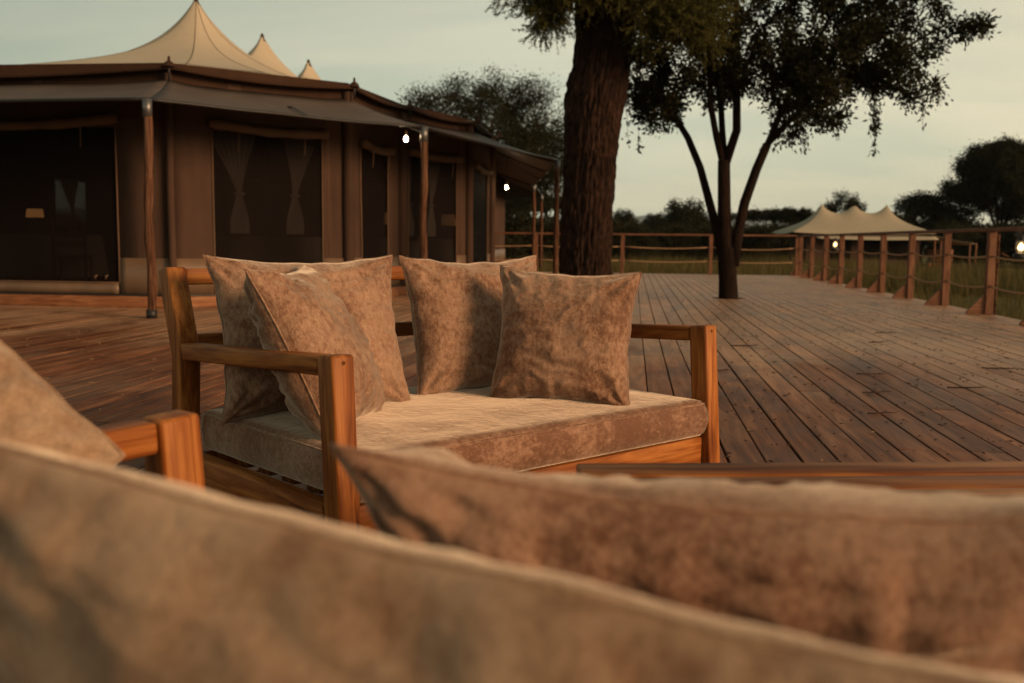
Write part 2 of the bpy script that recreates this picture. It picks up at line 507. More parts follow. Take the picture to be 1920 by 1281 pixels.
def groundmat():
    m, n, b = bsdf('savanna_ground', 0.95, 0.1)
    a = tnoise(n, coords(n, 'World'), 0.35, 8, 0.65, 0.5)
    f = tnoise(n, coords(n, 'World'), 6.0, 6, 0.7)
    s = fmath(n, 'ADD', fmath(n, 'MULTIPLY', a, 0.6), fmath(n, 'MULTIPLY', f, 0.4))
    n.links.new(cramp(n, s, [(0.36, (0.045, 0.048, 0.017)), (0.52, (0.09, 0.085, 0.030)), (0.66, (0.145, 0.115, 0.055))]), b.inputs['Base Color'])
    bump(n, b, f, 0.8, 0.08)
    return m
GROUND = groundmat()
HILL = plain('hill_haze_blue', (0.028, 0.036, 0.036), 0.95, 0.1)  # blue-grey cast of distant air is put into the hill colour

# ------------------------------------------------------------------ ground and hills
GZ = -0.5
g = MB()
gx = [-7800, -3000, -1000, -400, -150, -60, -20, 0, 4.9, 10, 20, 60, 150, 400, 1000, 3000, 7800]
gy = [-3000, -800, -200, -60, -20, 0, 12, 28.2, 36, 50, 80, 150, 400, 1000, 3000, 7800]
def gh(x, y):
    r = math.hypot(x, y)
    return GZ + (0.10 * mnoise.noise(Vector((x * 0.13, y * 0.13, 3))) if 30 < r < 200 else 0.0)
for y in gy:
    for x in gx:
        g.v.append((x, y, gh(x, y)))
for j in range(len(gy) - 1):
    for i in range(len(gx) - 1):
        a = j * len(gx) + i
        g.f.append((a, a + 1, a + len(gx) + 1, a + len(gx)))
tag(g.build('ground', GROUND, smooth=True), kind='structure')

h = MB()
for ring, (rad, hs) in enumerate(((5200, 0.0), (5600, 0.62), (6100, 1.0), (6900, 0.7), (7600, 0.0))):
    for i in range(61):
        a = R(-50 + 100 * i / 60)
        p = view_to_ground(math.sin(a) * rad, math.cos(a) * rad)
        z = 125 + 90 * mnoise.noise(Vector((i * 0.23, 4.1, 0))) + 40 * mnoise.noise(Vector((i * 0.7, ring * 0.4, 2)))
        h.v.append((p.x, p.y, GZ - 0.4 + max(z, 10) * hs * 1.15))
for j in range(4):
    for i in range(60):
        a = j * 61 + i
        h.f.append((a, a + 1, a + 62, a + 61))
tag(h.build('hills', HILL, smooth=True), kind='structure')

# ------------------------------------------------------------------ timber deck
rng = random.Random(4)
DX0, DX1, DY0, DY1 = -9.05, 4.62, -1.6, 27.95
deck = bpy.data.objects.new('deck', None)
COL.objects.link(deck)
tag(deck, kind='structure')
PW, GAP = 0.140, 0.010
def plank_mesh():
    hw, c, t = PW / 2, 0.0025, 0.028
    prof = [(-hw, -t), (hw, -t), (hw, -c), (hw - c, 0), (-hw + c, 0), (-hw, -c)]
    m = MB()
    m.add([(x, y, z) for y in (-0.5, 0.5) for x, z in prof],
          [tuple(range(6)), tuple(reversed(range(6, 12)))] + [(i, i + 6, (i + 1) % 6 + 6, (i + 1) % 6) for i in range(6)])
    return m
pm = plank_mesh()
plank_data = pm.mesh('plank', DECK)
bays = []
ncol = int((DX1 - DX0) / (PW + GAP))
SEGL = 3.35
for i in range(ncol):
    x = DX0 + (i + 0.5) * (PW + GAP)
    st = rng.choice((0.0, 0.0, 0.5, 1 / 3, 2 / 3)) * SEGL
    ys = [DY0]
    y = 1.05 - 2 * SEGL + st
    while y < DY1 - 0.3:
        if y > DY0 + 0.4: ys.append(y)
        y += SEGL
    ys.append(DY1)
    for a, b_ in zip(ys[:-1], ys[1:]):
        bays.append((x, a, b_))
def plank_size(t):
    x, a, b_ = t
    v = Vector((x, (a + b_) / 2, -0.88))
    ah = v.dot(fw)
    if ah < 0.9: return 1e-6
    u = v.dot(rt) / ah
    if abs(u) > 0.60: return 1e-6
    if x < -3.0 and (a + b_) / 2 > 11.8 + max(0, x + 5.6) * 1.6: return 1e-6
    if x < -2.2 and (a + b_) / 2 > 20: return 1e-6
    if a < 1.2: return 1e-5
    return (b_ - a) / ah ** 3
bays.sort(key=plank_size, reverse=True)
far = MB()
for k, (x, a, b_) in enumerate(bays):
    ln = b_ - a - 0.004
    dz, tz = rng.uniform(-0.0012, 0.0012), rng.uniform(-0.0006, 0.0006)
    if k < 300:
        o = bpy.data.objects.new('plank', plank_data)
        link(o, deck)
        o.location = (x + rng.uniform(-0.0022, 0.0022), (a + b_) / 2, dz)
        o.scale = (1, ln, 1)
        o.rotation_euler = (rng.uniform(-0.0004, 0.0004), rng.uniform(-0.012, 0.012), tz)
    else:
        c0 = Vector((x, (a + b_) / 2, dz))
        far.add([(c0.x + v[0], c0.y + v[1] * ln, c0.z + v[2] + v[0] * tz * 20) for v in pm.v], pm.f)
o = far.build('planking', DECK_FAR, deck)
o['kind'] = 'stuff'
nails = MB()
for yy in np.arange(DY0 + 0.3, 17, 1.2):
    for i in range(ncol):
        x = DX0 + (i + 0.5) * (PW + GAP)
        if x < -7 or yy < 2: continue
        for s_ in (-1, 1):
            c0 = (x + s_ * 0.045 + rng.uniform(-0.006, 0.006), yy + rng.uniform(-0.012, 0.012), 0.0016)
            nails.add([(c0[0] + 0.0045 * math.cos(k * 1.0472), c0[1] + 0.0045 * math.sin(k * 1.0472), c0[2]) for k in range(6)], [tuple(range(6))])
tag(nails.build('nail_heads', DARKM, deck), kind='stuff')
for yy in np.arange(DY0 + 0.3, DY1, 1.2):
    beam('joist', (DX0, yy, -0.104), (DX1, yy, -0.104), 0.05, 0.14, POST, deck, bevel=0)
beam('fascia', (DX1 + 0.016, DY0, -0.12), (DX1 + 0.016, DY1, -0.12), 0.03, 0.20, POST, deck, side=(1, 0, 0), bevel=0.003)
beam('fascia', (DX0, DY1 + 0.018, -0.12), (DX1, DY1 + 0.018, -0.12), 0.03, 0.20, POST, deck, bevel=0.003)
for yy in np.arange(1, DY1, 3.6):
    for xx in np.arange(DX0 + 0.5, DX1, 3.2):
        beam('footing', (xx, yy, GZ - 0.1), (xx, yy, -0.175), 0.1, 0.1, POST, deck, bevel=0)

# ------------------------------------------------------------------ railing
def rope_line(A, B, sag, n=9):
    A, B = Vector(A), Vector(B)
    return [A.lerp(B, i / n) - Vector((0, 0, sag * 4 * (i / n) * (1 - i / n))) for i in range(n + 1)]

def railing(label, pts, inward, first_brace=0):
    t = thing('deck_railing', label, 'railing', (pts[0][0], pts[0][1], 0))
    base = Vector((pts[0][0], pts[0][1], 0))
    q = random.Random(len(pts))
    P = [Vector((a, b, 0)) - base for a, b in pts]
    inward = Vector(inward)
    for i, p in enumerate(P):
        run = (P[min(i + 1, len(P) - 1)] - P[max(i - 1, 0)]).normalized()
        lean = Vector((q.uniform(-0.008, 0.008), q.uniform(-0.012, 0.012), 0))
        beam('post', p + Vector((0, 0, 0.002)), p + lean + Vector((0, 0, 1.05)), 0.095, 0.095, POST, t, side=inward, bevel=0.005, seg=1)
        if i >= first_brace:
            # raking triangular foot block on the deck side
            m = MB()
            th = 0.022
            f0 = p + inward * 0.052
            prof = [(0.0, 0.003), (0.205, 0.003), (0.215, 0.03), (0.02, 0.245), (0.0, 0.25)]
            m.add([f0 + inward * a + run * s * th + Vector((0, 0, z)) for s in (-1, 1) for a, z in prof],
                  [(4, 3, 2, 1, 0), (5, 6, 7, 8, 9)] + [(k, (k + 1) % 5, (k + 1) % 5 + 5, k + 5) for k in range(5)])
            m.build('brace', POST, t)
    for a, b_ in zip(P[:-1], P[1:]):
        run = (b_ - a).normalized()
        beam('hand_rail', a + run * 0.002 + Vector((0, 0, 1.076)), b_ - run * 0.002 + Vector((0, 0, 1.076)), 0.105, 0.048, POST, t, side=inward, bevel=0.006, seg=1)
        for z in (0.74, 0.36):
            m = MB()
            m.tube(rope_line(a + Vector((0, 0, z)) + run * 0.046, b_ + Vector((0, 0, z)) - run * 0.046, q.uniform(0.03, 0.06)), 0.014, 6)
            m.build('rope', ROPE, t, True)
    return t

RX = 4.50
rail_y = [9.7, 11.5, 13.3, 15.1, 16.95, 18.8, 20.65, 22.5, 24.3, 26.1, 27.82]
railing('brown timber rope railing along the grassy edge of the deck, with raking foot blocks',
        [(RX, y) for y in rail_y], (-1, 0, 0))
railing('brown timber rope railing across the end of the deck behind the slim tree',
        [(x, 27.82) for x in (RX - 0.1, 2.1, -0.30, -2.70, -5.1)], (0, -1, 0), 9)

# ------------------------------------------------------------------ oil lanterns by the railing
def lantern(x, y, z, label):
    t = thing('oil_lantern', label, 'lantern', (x, y, z), 0.4, 'lit lanterns outside the railing')
    m = MB(); m.lathe([(0.0, 0), (0.085, 0), (0.088, 0.02), (0.08, 0.055), (0.045, 0.07), (0.0, 0.07)], 16); m.build('fuel_tank', DARKM, t, True)
    m = MB(); m.lathe([(0.035, 0.07), (0.04, 0.085), (0.062, 0.13), (0.06, 0.175), (0.036, 0.22)], 16); m.build('glass_chimney', LENS, t, True)
    m = MB(); m.lathe([(0.0, 0.105), (0.020, 0.12), (0.025, 0.145), (0.016, 0.175), (0.0, 0.195)], 12); m.build('flame', FLAME, t, True)
    m = MB(); m.lathe([(0.0, 0.30), (0.03, 0.295), (0.034, 0.26), (0.055, 0.24), (0.05, 0.222), (0.036, 0.222)], 16); m.build('chimney_cap', DARKM, t, True)
    for s in (-1, 1):
        m = MB(); m.tube([(s * 0.05, 0, 0.06), (s * 0.085, 0, 0.08), (s * 0.088, 0, 0.21), (s * 0.03, 0, 0.275)], 0.007, 6); m.build('side_tube', DARKM, t, True)
    m = MB(); m.tube([(0.085 * math.cos(a), 0, 0.24 + 0.13 * math.sin(a)) for a in [math.pi * i / 12 for i in range(13)]], 0.003, 5); m.build('bail_handle', DARKM, t, True)
    return t
def lantern_stand(x, y, label, off=0.27):
    t = thing('lantern_stand', label, 'stand', (x, y, 0))
    m = MB(); m.tube([(0, 0, GZ + 0.02), (0, 0, 1.02)], 0.016, 8); m.build('pole', POLE, t, True)
    m = MB(); m.tube([(0.0, 0, 0.80), (off - 0.08, 0, 0.70)], 0.012, 8); m.build('brace', POLE, t, True)
    m = MB(); m.lathe([(0, -0.012), (0.10, -0.012), (0.10, 0.0), (0, 0.0)], 16, (off, 0, 0.712)); m.build('shelf', DARKM, t)
for yy, of, lb in ((13.3, 0.27, 'beside the railing post with the broken stick behind it'), (24.3, 0.135, 'seen between railing posts in front of the small tent')):
    lantern_stand(RX + 0.075, yy - 0.02, 'thin timber lantern stand ' + lb, of)
    lantern(RX + 0.075 + of, yy - 0.02, 0.714, 'lit black oil lantern ' + lb)

# ------------------------------------------------------------------ sofas
def cushion_slab(name, x0, x1, y0, y1, z0, z1, mat, parent, seed):
    nx, ny = 44, 30
    rnd = 0.028
    m = MB()
    def axis(n, a, b):
        out = []
        for i in range(n + 1):
            t = i / n * 2 - 1
            out.append((a + b) / 2 + (b - a) / 2 * math.copysign(1 - (1 - abs(t)) ** 1.45, t))
        return out
    X, Y = axis(nx, x0, x1), axis(ny, y0, y1)
    zc, hz = (z0 + z1) / 2, (z1 - z0) / 2
    def edge(p, a, b):
        d = min(p - a, b - p)
        return 1 - max(0, 1 - d / rnd) ** 2
    for s in (1, -1):
        for y in Y:
            for x in X:
                e = math.sqrt(max(0.0, min(edge(x, x0, x1), edge(y, y0, y1))))
                z = zc + s * hz * (0.80 + 0.20 * e)
                if s > 0:
                    cr = min(1, min(x - x0, x1 - x) / 0.2) * min(1, min(y - y0, y1 - y) / 0.2)
                    z += 0.014 * cr
                    z += 0.006 * mnoise.noise(Vector((x * 5 + seed, y * 7, 1))) * cr + 0.003 * mnoise.noise(Vector((x * 16, y * 22 + seed, 5)))
                bul = 0.006 * mnoise.noise(Vector((x * 9, y * 9 + seed, 8)))
                m.v.append((x + bul * (1 - e), y + bul * (1 - e), z))
    n1 = (nx + 1) * (ny + 1)
    for j in range(ny):
        for i in range(nx):
            a = j * (nx + 1) + i
            m.f.append((a, a + 1, a + nx + 2, a + nx + 1))
            m.f.append((n1 + a, n1 + a + nx + 1, n1 + a + nx + 2, n1 + a + 1))
    loop = [i for i in range(nx)] + [j * (nx + 1) + nx for j in range(ny)] + [ny * (nx + 1) + i for i in range(nx, 0, -1)] + [j * (nx + 1) for j in range(ny, 0, -1)]
    # bulging side band between the two faces
    band = []
    steps = 5
    cx, cy = (x0 + x1) / 2, (y0 + y1) / 2
    rows = [[k for k in loop]]
    for s in range(1, steps):
        t = s / steps
        row = []
        for k in loop:
            a, b_ = Vector(m.v[k]), Vector(m.v[n1 + k])
            p = a.lerp(b_, t)
            bul = 0.013 * math.sin(math.pi * t) * (1 + 0.8 * mnoise.noise(Vector((p.x * 14, p.y * 14, seed))))
            d = Vector((0, 0, 0))
            if abs(p.x - x0) < 0.006 : d.x -= 1
            if abs(p.x - x1) < 0.006 : d.x += 1
            if abs(p.y - y0) < 0.006 : d.y -= 1
            if abs(p.y - y1) < 0.006 : d.y += 1
            row.append(len(m.v)); m.v.append(tuple(p + d * bul))
        rows.append(row)
    rows.append([n1 + k for k in loop])
    for r1, r2 in zip(rows[:-1], rows[1:]):
        for i in range(len(loop)):
            j = (i + 1) % len(loop)
            m.f.append((r1[j], r1[i], r2[i], r2[j]))
    o = m.build(name, mat, parent, True)
    pp = [Vector(m.v[k]) + Vector((0, 0, -0.001)) for k in loop[::2]]
    pm_ = MB(); pm_.tube(pp + [pp[0]], 0.0035, 5, False)
    pm_.build('piping', mat, o, True)
    return o

def sofa(label, loc, rz, W=1.5, seed=1):
    t = thing('sofa', label, 'sofa', (loc[0], loc[1], 0), rz, 'teak sofas on the deck')
    hw = W / 2
    for s in (-1, 1):
        beam('front_leg', (s * hw, -0.042, 0.004), (s * hw, 0.0, 0.590), 0.066, 0.074, TEAK, t, side=(1, 0, 0), bevel=0.009, seg=3)
        # back post: upright below the arm, raked above it
        m = bmesh.new()
        prof = [(0.87, 0.004), (0.945, 0.004), (0.915, 0.50), (1.010, 0.775), (0.935, 0.785), (0.838, 0.52)]
        # local x runs up the post so that the grain follows it
        vs = [[m.verts.new((z, sx * 0.033, y)) for y, z in prof] for sx in (-1, 1)]
        m.faces.new(vs[0]); m.faces.new(list(reversed(vs[1])))
        for k in range(6):
            m.faces.new((vs[0][(k + 1) % 6], vs[0][k], vs[1][k], vs[1][(k + 1) % 6]))
        bmesh.ops.recalc_face_normals(m, faces=m.faces)
        bmesh.ops.bevel(m, geom=list(m.edges), offset=0.008, segments=3, profile=0.5, affect='EDGES')
        me = bpy.data.meshes.new('back_post'); m.to_mesh(me); m.free(); me.materials.append(TEAK)
        me.polygons.foreach_set('use_smooth', [True] * len(me.polygons)); me.set_sharp_from_angle(angle=R(35))
        o = link(bpy.data.objects.new('back_post', me), t)
        o.matrix_basis = Matrix(((0, 1, 0, s * hw), (0, 0, 1, 0), (1, 0, 0, 0), (0, 0, 0, 1)))
        beam('arm_rest', (s * hw, 0.0375, 0.560), (s * hw, 0.86, 0.522), 0.060, 0.052, TEAK, t, side=(1, 0, 0), bevel=0.008, seg=3)
        for dz_ in (0.552, 0.572):
            m_ = MB(); m_.tube([(s * hw, -0.0385 + 0.0015, dz_), (s * hw, -0.0395, dz_)], 0.0055, 8); m_.build('dowel_plug', TEAK_END, t)
        beam('side_rail', (s * hw, 0.022, 0.148), (s * hw, 0.878, 0.148), 0.056, 0.108, TEAK, t, side=(1, 0, 0), bevel=0.005)
    beam('top_rail', (-hw + 0.034, 0.958, 0.752), (hw - 0.034, 0.958, 0.752), 0.040, 0.052, TEAK, t, side=(0, 1, 0.0), bevel=0.007, seg=3)
    beam('middle_rail', (-hw + 0.034, 0.895, 0.545), (hw - 0.034, 0.895, 0.545), 0.030, 0.052, TEAK, t, bevel=0.006)
    beam('front_rail', (-hw + 0.034, -0.022, 0.152), (hw - 0.034, -0.022, 0.152), 0.034, 0.10, TEAK, t, bevel=0.006)
    beam('rear_rail', (-hw + 0.034, 0.90, 0.150), (hw - 0.034, 0.90, 0.150), 0.034, 0.075, TEAK, t, bevel=0.005)
    for i in range(6):
        yy = 0.1 + 0.14 * i
        beam('seat_slat', (-hw + 0.075, yy, 0.186), (hw - 0.075, yy, 0.186), 0.07, 0.016, TEAK, t, bevel=0.002, seg=1)
    cushion_slab('seat_cushion', -hw + 0.038, hw - 0.038, -0.045, 0.84, 0.204, 0.335, VELVET_SEAT, t, seed)
    return t

SF = Vector((-0.2445, 2.975, 0))               # middle of the front of the far sofa
SR = math.atan2(1.132, 0.985)
sofa('golden teak sofa with four velvet cushions standing across the deck', SF, SR, 1.5, 1)
_n = view_to_ground(0.0175, 1.13)
_xd = view_to_ground(-0.77, 0.64)
sofa('golden teak sofa whose arm end shows beyond the heap of blurred cushions', _n, math.atan2(_xd.y, _xd.x), 1.5, 2)

# ------------------------------------------------------------------ loose cushions
def pillow(label, bl, br, zb, hgt, lean, thick, seed, roll=0.0, pinch=0.115, group='loose velvet cushions', sag=0.0, n=64, crease=1.0, pleat=0.0, fabric=None):
    """bl, br: ground positions of the two lower corners as seen from the face; lean tips the top away from the face"""
    bl, br = Vector(bl), Vector(br)
    wd = (br - bl).length
    q = random.Random(seed)
    pts, faces = [], []
    def shape(u, v, s):
        x = u * wd / 2 * (1 - pinch * (1 - v * v) * (0.6 + 0.4 * u * u))
        y = v * hgt / 2 * (1 - pinch * (1 - u * u) * (0.6 + 0.4 * v * v))
        cu, cv = 1 - abs(u) ** 2.2, 1 - abs(v) ** 2.2
        b_ = max(0.0, cu * cv)
        z = s * thick / 2 * (b_ ** 0.46) * (1 + 0.10 * mnoise.noise(Vector((u * 1.5 + seed, v * 1.5, s * 2))))
        z *= 1 - 0.16 * v                                     # the filling settles
        # creases that run in from the seams and out of the corners
        ed = 1 - max(abs(u), abs(v))
        if b_ > 1e-4:
            f1 = mnoise.noise(Vector((u * 9 + seed * 3.1, v * 2.0, s))) * math.exp(-((1 - abs(v)) / 0.28) ** 2)
            f2 = mnoise.noise(Vector((u * 2.0, v * 9 + seed * 1.7, s + 4))) * math.exp(-((1 - abs(u)) / 0.28) ** 2)
            cc = math.hypot(1 - abs(u), 1 - abs(v))
            ang = math.atan2(1 - abs(v) + 1e-4, 1 - abs(u) + 1e-4)
            f3 = math.sin(ang * 11 + seed + 2 * mnoise.noise(Vector((u * 2, v * 2, seed)))) * math.exp(-(cc / 0.5) ** 2) * min(1, cc * 4)
            f4 = mnoise.noise(Vector((u * 2.2 + seed, v * 5.0, s * 3 + seed)))
            # long ridged folds across the face, sharper than plain noise
            rd = 1 - abs(mnoise.noise(Vector((u * 2.4 + 0.9 * v + seed * 2.3, v * 5.2 - 0.6 * u, s * 5 + seed)))) * 3.2
            f5 = max(0.0, rd) ** 2 * min(1, b_ * 2.2)
            if pleat:
                z += s * pleat * min(1, ed * 7) * (mnoise.noise(Vector((u * 15 + seed, v * 1.2, s))) + 0.5 * mnoise.noise(Vector((u * 31, v * 2, s + 3)))) * math.exp(-((1 - abs(v)) / 0.7) ** 2)
            k = min(1, ed * 9) * crease
            z += s * k * (0.015 * f1 + 0.015 * f2 + 0.010 * f3 + 0.007 * f4 + 0.0085 * f5)
        y -= sag * (1 - u * u) * max(0, v) ** 1.5
        wob = 0.006 * mnoise.noise(Vector((u * 4 + seed, v * 4, 9)))
        return Vector((x + wob, y + wob, z))
    def par(i):
        t = i / n * 2 - 1
        return math.copysign(1 - (1 - abs(t)) ** 1.3, t)
    G = {}
    m = MB()
    for s in (1, -1):
        for j in range(n + 1):
            for i in range(n + 1):
                if s < 0 and (i in (0, n) or j in (0, n)):
                    G[(s, i, j)] = G[(1, i, j)]
                    continue
                G[(s, i, j)] = len(m.v)
                m.v.append(tuple(shape(par(i), par(j), s)))
    for j in range(n):
        for i in range(n):
            m.f.append((G[(1, i, j)], G[(1, i + 1, j)], G[(1, i + 1, j + 1)], G[(1, i, j + 1)]))
            m.f.append((G[(-1, i, j)], G[(-1, i, j + 1)], G[(-1, i + 1, j + 1)], G[(-1, i + 1, j)]))
    fabric = fabric or VELVET
    o = m.build('cushion', fabric, None, True)
    ring = [G[(1, i, 0)] for i in range(0, n, 2)] + [G[(1, n, j)] for j in range(0, n, 2)] + [G[(1, i, n)] for i in range(n, 0, -2)] + [G[(1, 0, j)] for j in range(n, 0, -2)]
    pp = [Vector(m.v[k]) for k in ring]
    sm = MB(); sm.tube(pp + [pp[0]], 0.0028, 5, False)
    sm.build('seam', fabric, o, True)
    x = (br - bl).normalized()
    nrm = Vector((x.y, -x.x, 0))                          # the face looks this way
    yv = (Vector((0, 0, 1)) * math.cos(lean) - nrm * math.sin(lean)).normalized()
    zv = x.cross(yv)
    if roll:
        rm = Matrix.Rotation(roll, 3, zv)
        x, yv = rm @ x, rm @ yv
    mat_ = Matrix((x, yv, zv)).transposed().to_4x4()
    base = (bl + br) / 2 + Vector((0, 0, zb))
    mat_.translation = base + yv * (hgt / 2)
    o.matrix_world = mat_
    tag(o, label, 'cushion', group)
    return o

def cs(r_, a_):
    return view_to_ground(r_, a_)
SEATZ = 0.325
pillow('wide velvet cushion leaning on the sofa back behind the slanting cushion', cs(-0.86, 2.92), cs(-0.33, 3.29), SEATZ, 0.52, R(16), 0.25, 11)
pillow('slanting velvet cushion propped against the sofa arm and the wide cushion', cs(-0.478, 2.63), cs(-0.415, 3.085), SEATZ, 0.53, R(27), 0.235, 23)
pillow('velvet cushion on the sofa back half hidden by the square cushion', cs(-0.325, 3.38), cs(0.16, 3.76), SEATZ, 0.51, R(13), 0.22, 37)
pillow('square velvet cushion facing the seat in front of another cushion', cs(-0.08, 3.37), cs(0.395, 3.26), SEATZ, 0.47, R(12), 0.20, 41, roll=R(-2), pinch=0.10)
pillow('blurred velvet cushion with a puckered seam along its top edge', cs(0.60, 0.895), cs(-0.10, 1.06), SEATZ + 0.01, 0.435, R(32), 0.20, 53, sag=0.02, crease=1.0, pleat=0.011, fabric=VELVET_RED)
pillow('large pale blurred velvet cushion heaped before the others on the seat', cs(0.345, 0.485), cs(-0.40, 0.79), SEATZ - 0.008, 0.412, R(15), 0.18, 61, roll=R(6.0), pinch=0.05, fabric=VELVET_PALE)
pillow('pale velvet cushion slumped beside the teak arm end', cs(-1.205, 1.12), cs(-0.745, 1.16), SEATZ + 0.085, 0.48, R(15), 0.20, 71, roll=R(-42), pinch=0.0, fabric=VELVET_PALE)

# ------------------------------------------------------------------ low table
def low_table():
    c = view_to_ground(0.95, 1.60)
    t = thing('low_table', 'low golden teak table in front of the blurred cushions', 'table', (c.x, c.y, 0), HEAD + R(4))
    hx, hy = 0.80, 0.36
    beam('top_board', (-hx, hy - 0.05, 0.435), (hx, hy - 0.05, 0.435), 0.10, 0.03, TEAK, t, bevel=0.005)
    beam('top_board', (-hx, -hy + 0.05, 0.435), (hx, -hy + 0.05, 0.435), 0.10, 0.03, TEAK, t, bevel=0.005)
    for i in range(5):
        y = -hy + 0.163 + i * 0.0985
        beam('top_board', (-hx, y, 0.435), (hx, y, 0.435), 0.092, 0.03, TEAK, t, bevel=0.004)
    for sx in (-1, 1):
        for sy in (-1, 1):
            beam('leg', (sx * (hx - 0.06), sy * (hy - 0.06), 0.004), (sx * (hx - 0.06), sy * (hy - 0.06), 0.419), 0.06, 0.06, TEAK, t, bevel=0.006)
    for sy in (-1, 1):
        beam('apron', (-hx + 0.09, sy * (hy - 0.06), 0.385), (hx - 0.09, sy * (hy - 0.06), 0.385), 0.025, 0.06, TEAK, t, bevel=0.003)
low_table()

# ------------------------------------------------------------------ big dining tent
def poly_at(pl, s):
    """point at fraction s of a polyline's length"""
    pl = [Vector(p) for p in pl]
    ls = [(b - a).length for a, b in zip(pl[:-1], pl[1:])]
    d = s * sum(ls)
    for a, b, l in zip(pl[:-1], pl[1:], ls):
        if d <= l + 1e-9:
            return a.lerp(b, d / l if l else 0)
        d -= l
    return pl[-1]

def fly_sheet(parent, loop, axis, ze, rise, spike, lam, power, mat, corner_idx, scallop=0.0, rings=26, per=1.0, seams=True, name='roof_fly', grow=0.0, seam_r=0.008):
    """canvas pulled up to masts: loop = eave corners, axis = mast positions"""
    loop = [Vector((p[0], p[1])) for p in loop]
    bd, cid = [], []
    for i, a in enumerate(loop):
        b = loop[(i + 1) % len(loop)]
        k = max(2, int((b - a).length / per * 4))
        for j in range(k):
            s = j / k
            p = a.lerp(b, s)
            if j == 0: cid.append(len(bd))
            bd.append((p, 4 * s * (1 - s) * min(1.0, (b - a).length / 4)))
    A0, A1 = Vector(axis[0]), Vector(axis[-1])
    ad = A1 - A0
    n = len(bd)
    m = MB()
    for r in range(rings + 1):
        t = 1 - (1 - r / rings) ** 1.7
        for p, sc in bd:
            q = A0 + ad * max(0, min(1, (p - A0).dot(ad) / ad.length_squared)) if ad.length > 1e-6 else A0
            c = p.lerp(q, t)
            z = ze + rise * t ** power - scallop * sc * (1 - t) ** 3
            z += spike * sum(math.exp(-(c - Vector(a)).length / lam) for a in axis) * min(1, t * 1.5)
            m.v.append((c.x, c.y, z))
    for r in range(rings):
        for i in range(n):
            j = (i + 1) % n
            m.f.append((r * n + i, r * n + j, (r + 1) * n + j, (r + 1) * n + i))
    o = m.build(name, mat, parent, True)
    sol = o.modifiers.new('cloth', 'SOLIDIFY'); sol.thickness = 0.012; sol.offset = 0
    if seams:
        for c in corner_idx:
            s = MB()
            s.tube([Vector(m.v[r * n + cid[c]]) + Vector((0, 0, 0.004)) for r in range(0, rings + 1)], seam_r, 5)
            s.build('roof_seam', FLY_EDGE, o, True)
    return o, m, n, cid

TX = -8.58
def mirror(p): return (2 * TX - p[0], p[1])
WR = [(-5.65, 11.75), (-3.90, 13.40), (-3.65, 15.50), (-2.90, 17.40), (-2.85, 19.80), (-3.75, 25.40), (-4.0, 31.0), (-5.65, 33.2)]
PR = [(-5.15, 10.20), (-2.73, 12.90), (-1.40, 18.10), (-2.60, 26.10), (-2.95, 32.0), (-5.15, 34.7)]
WLOOP = WR + [mirror(p) for p in reversed(WR)]
TB = thing('dining_tent', 'large tan canvas tent with three peaked roofs, grey awning and rough poles', 'tent', (0, 0, 0))
FLOOR_Z = 0.16

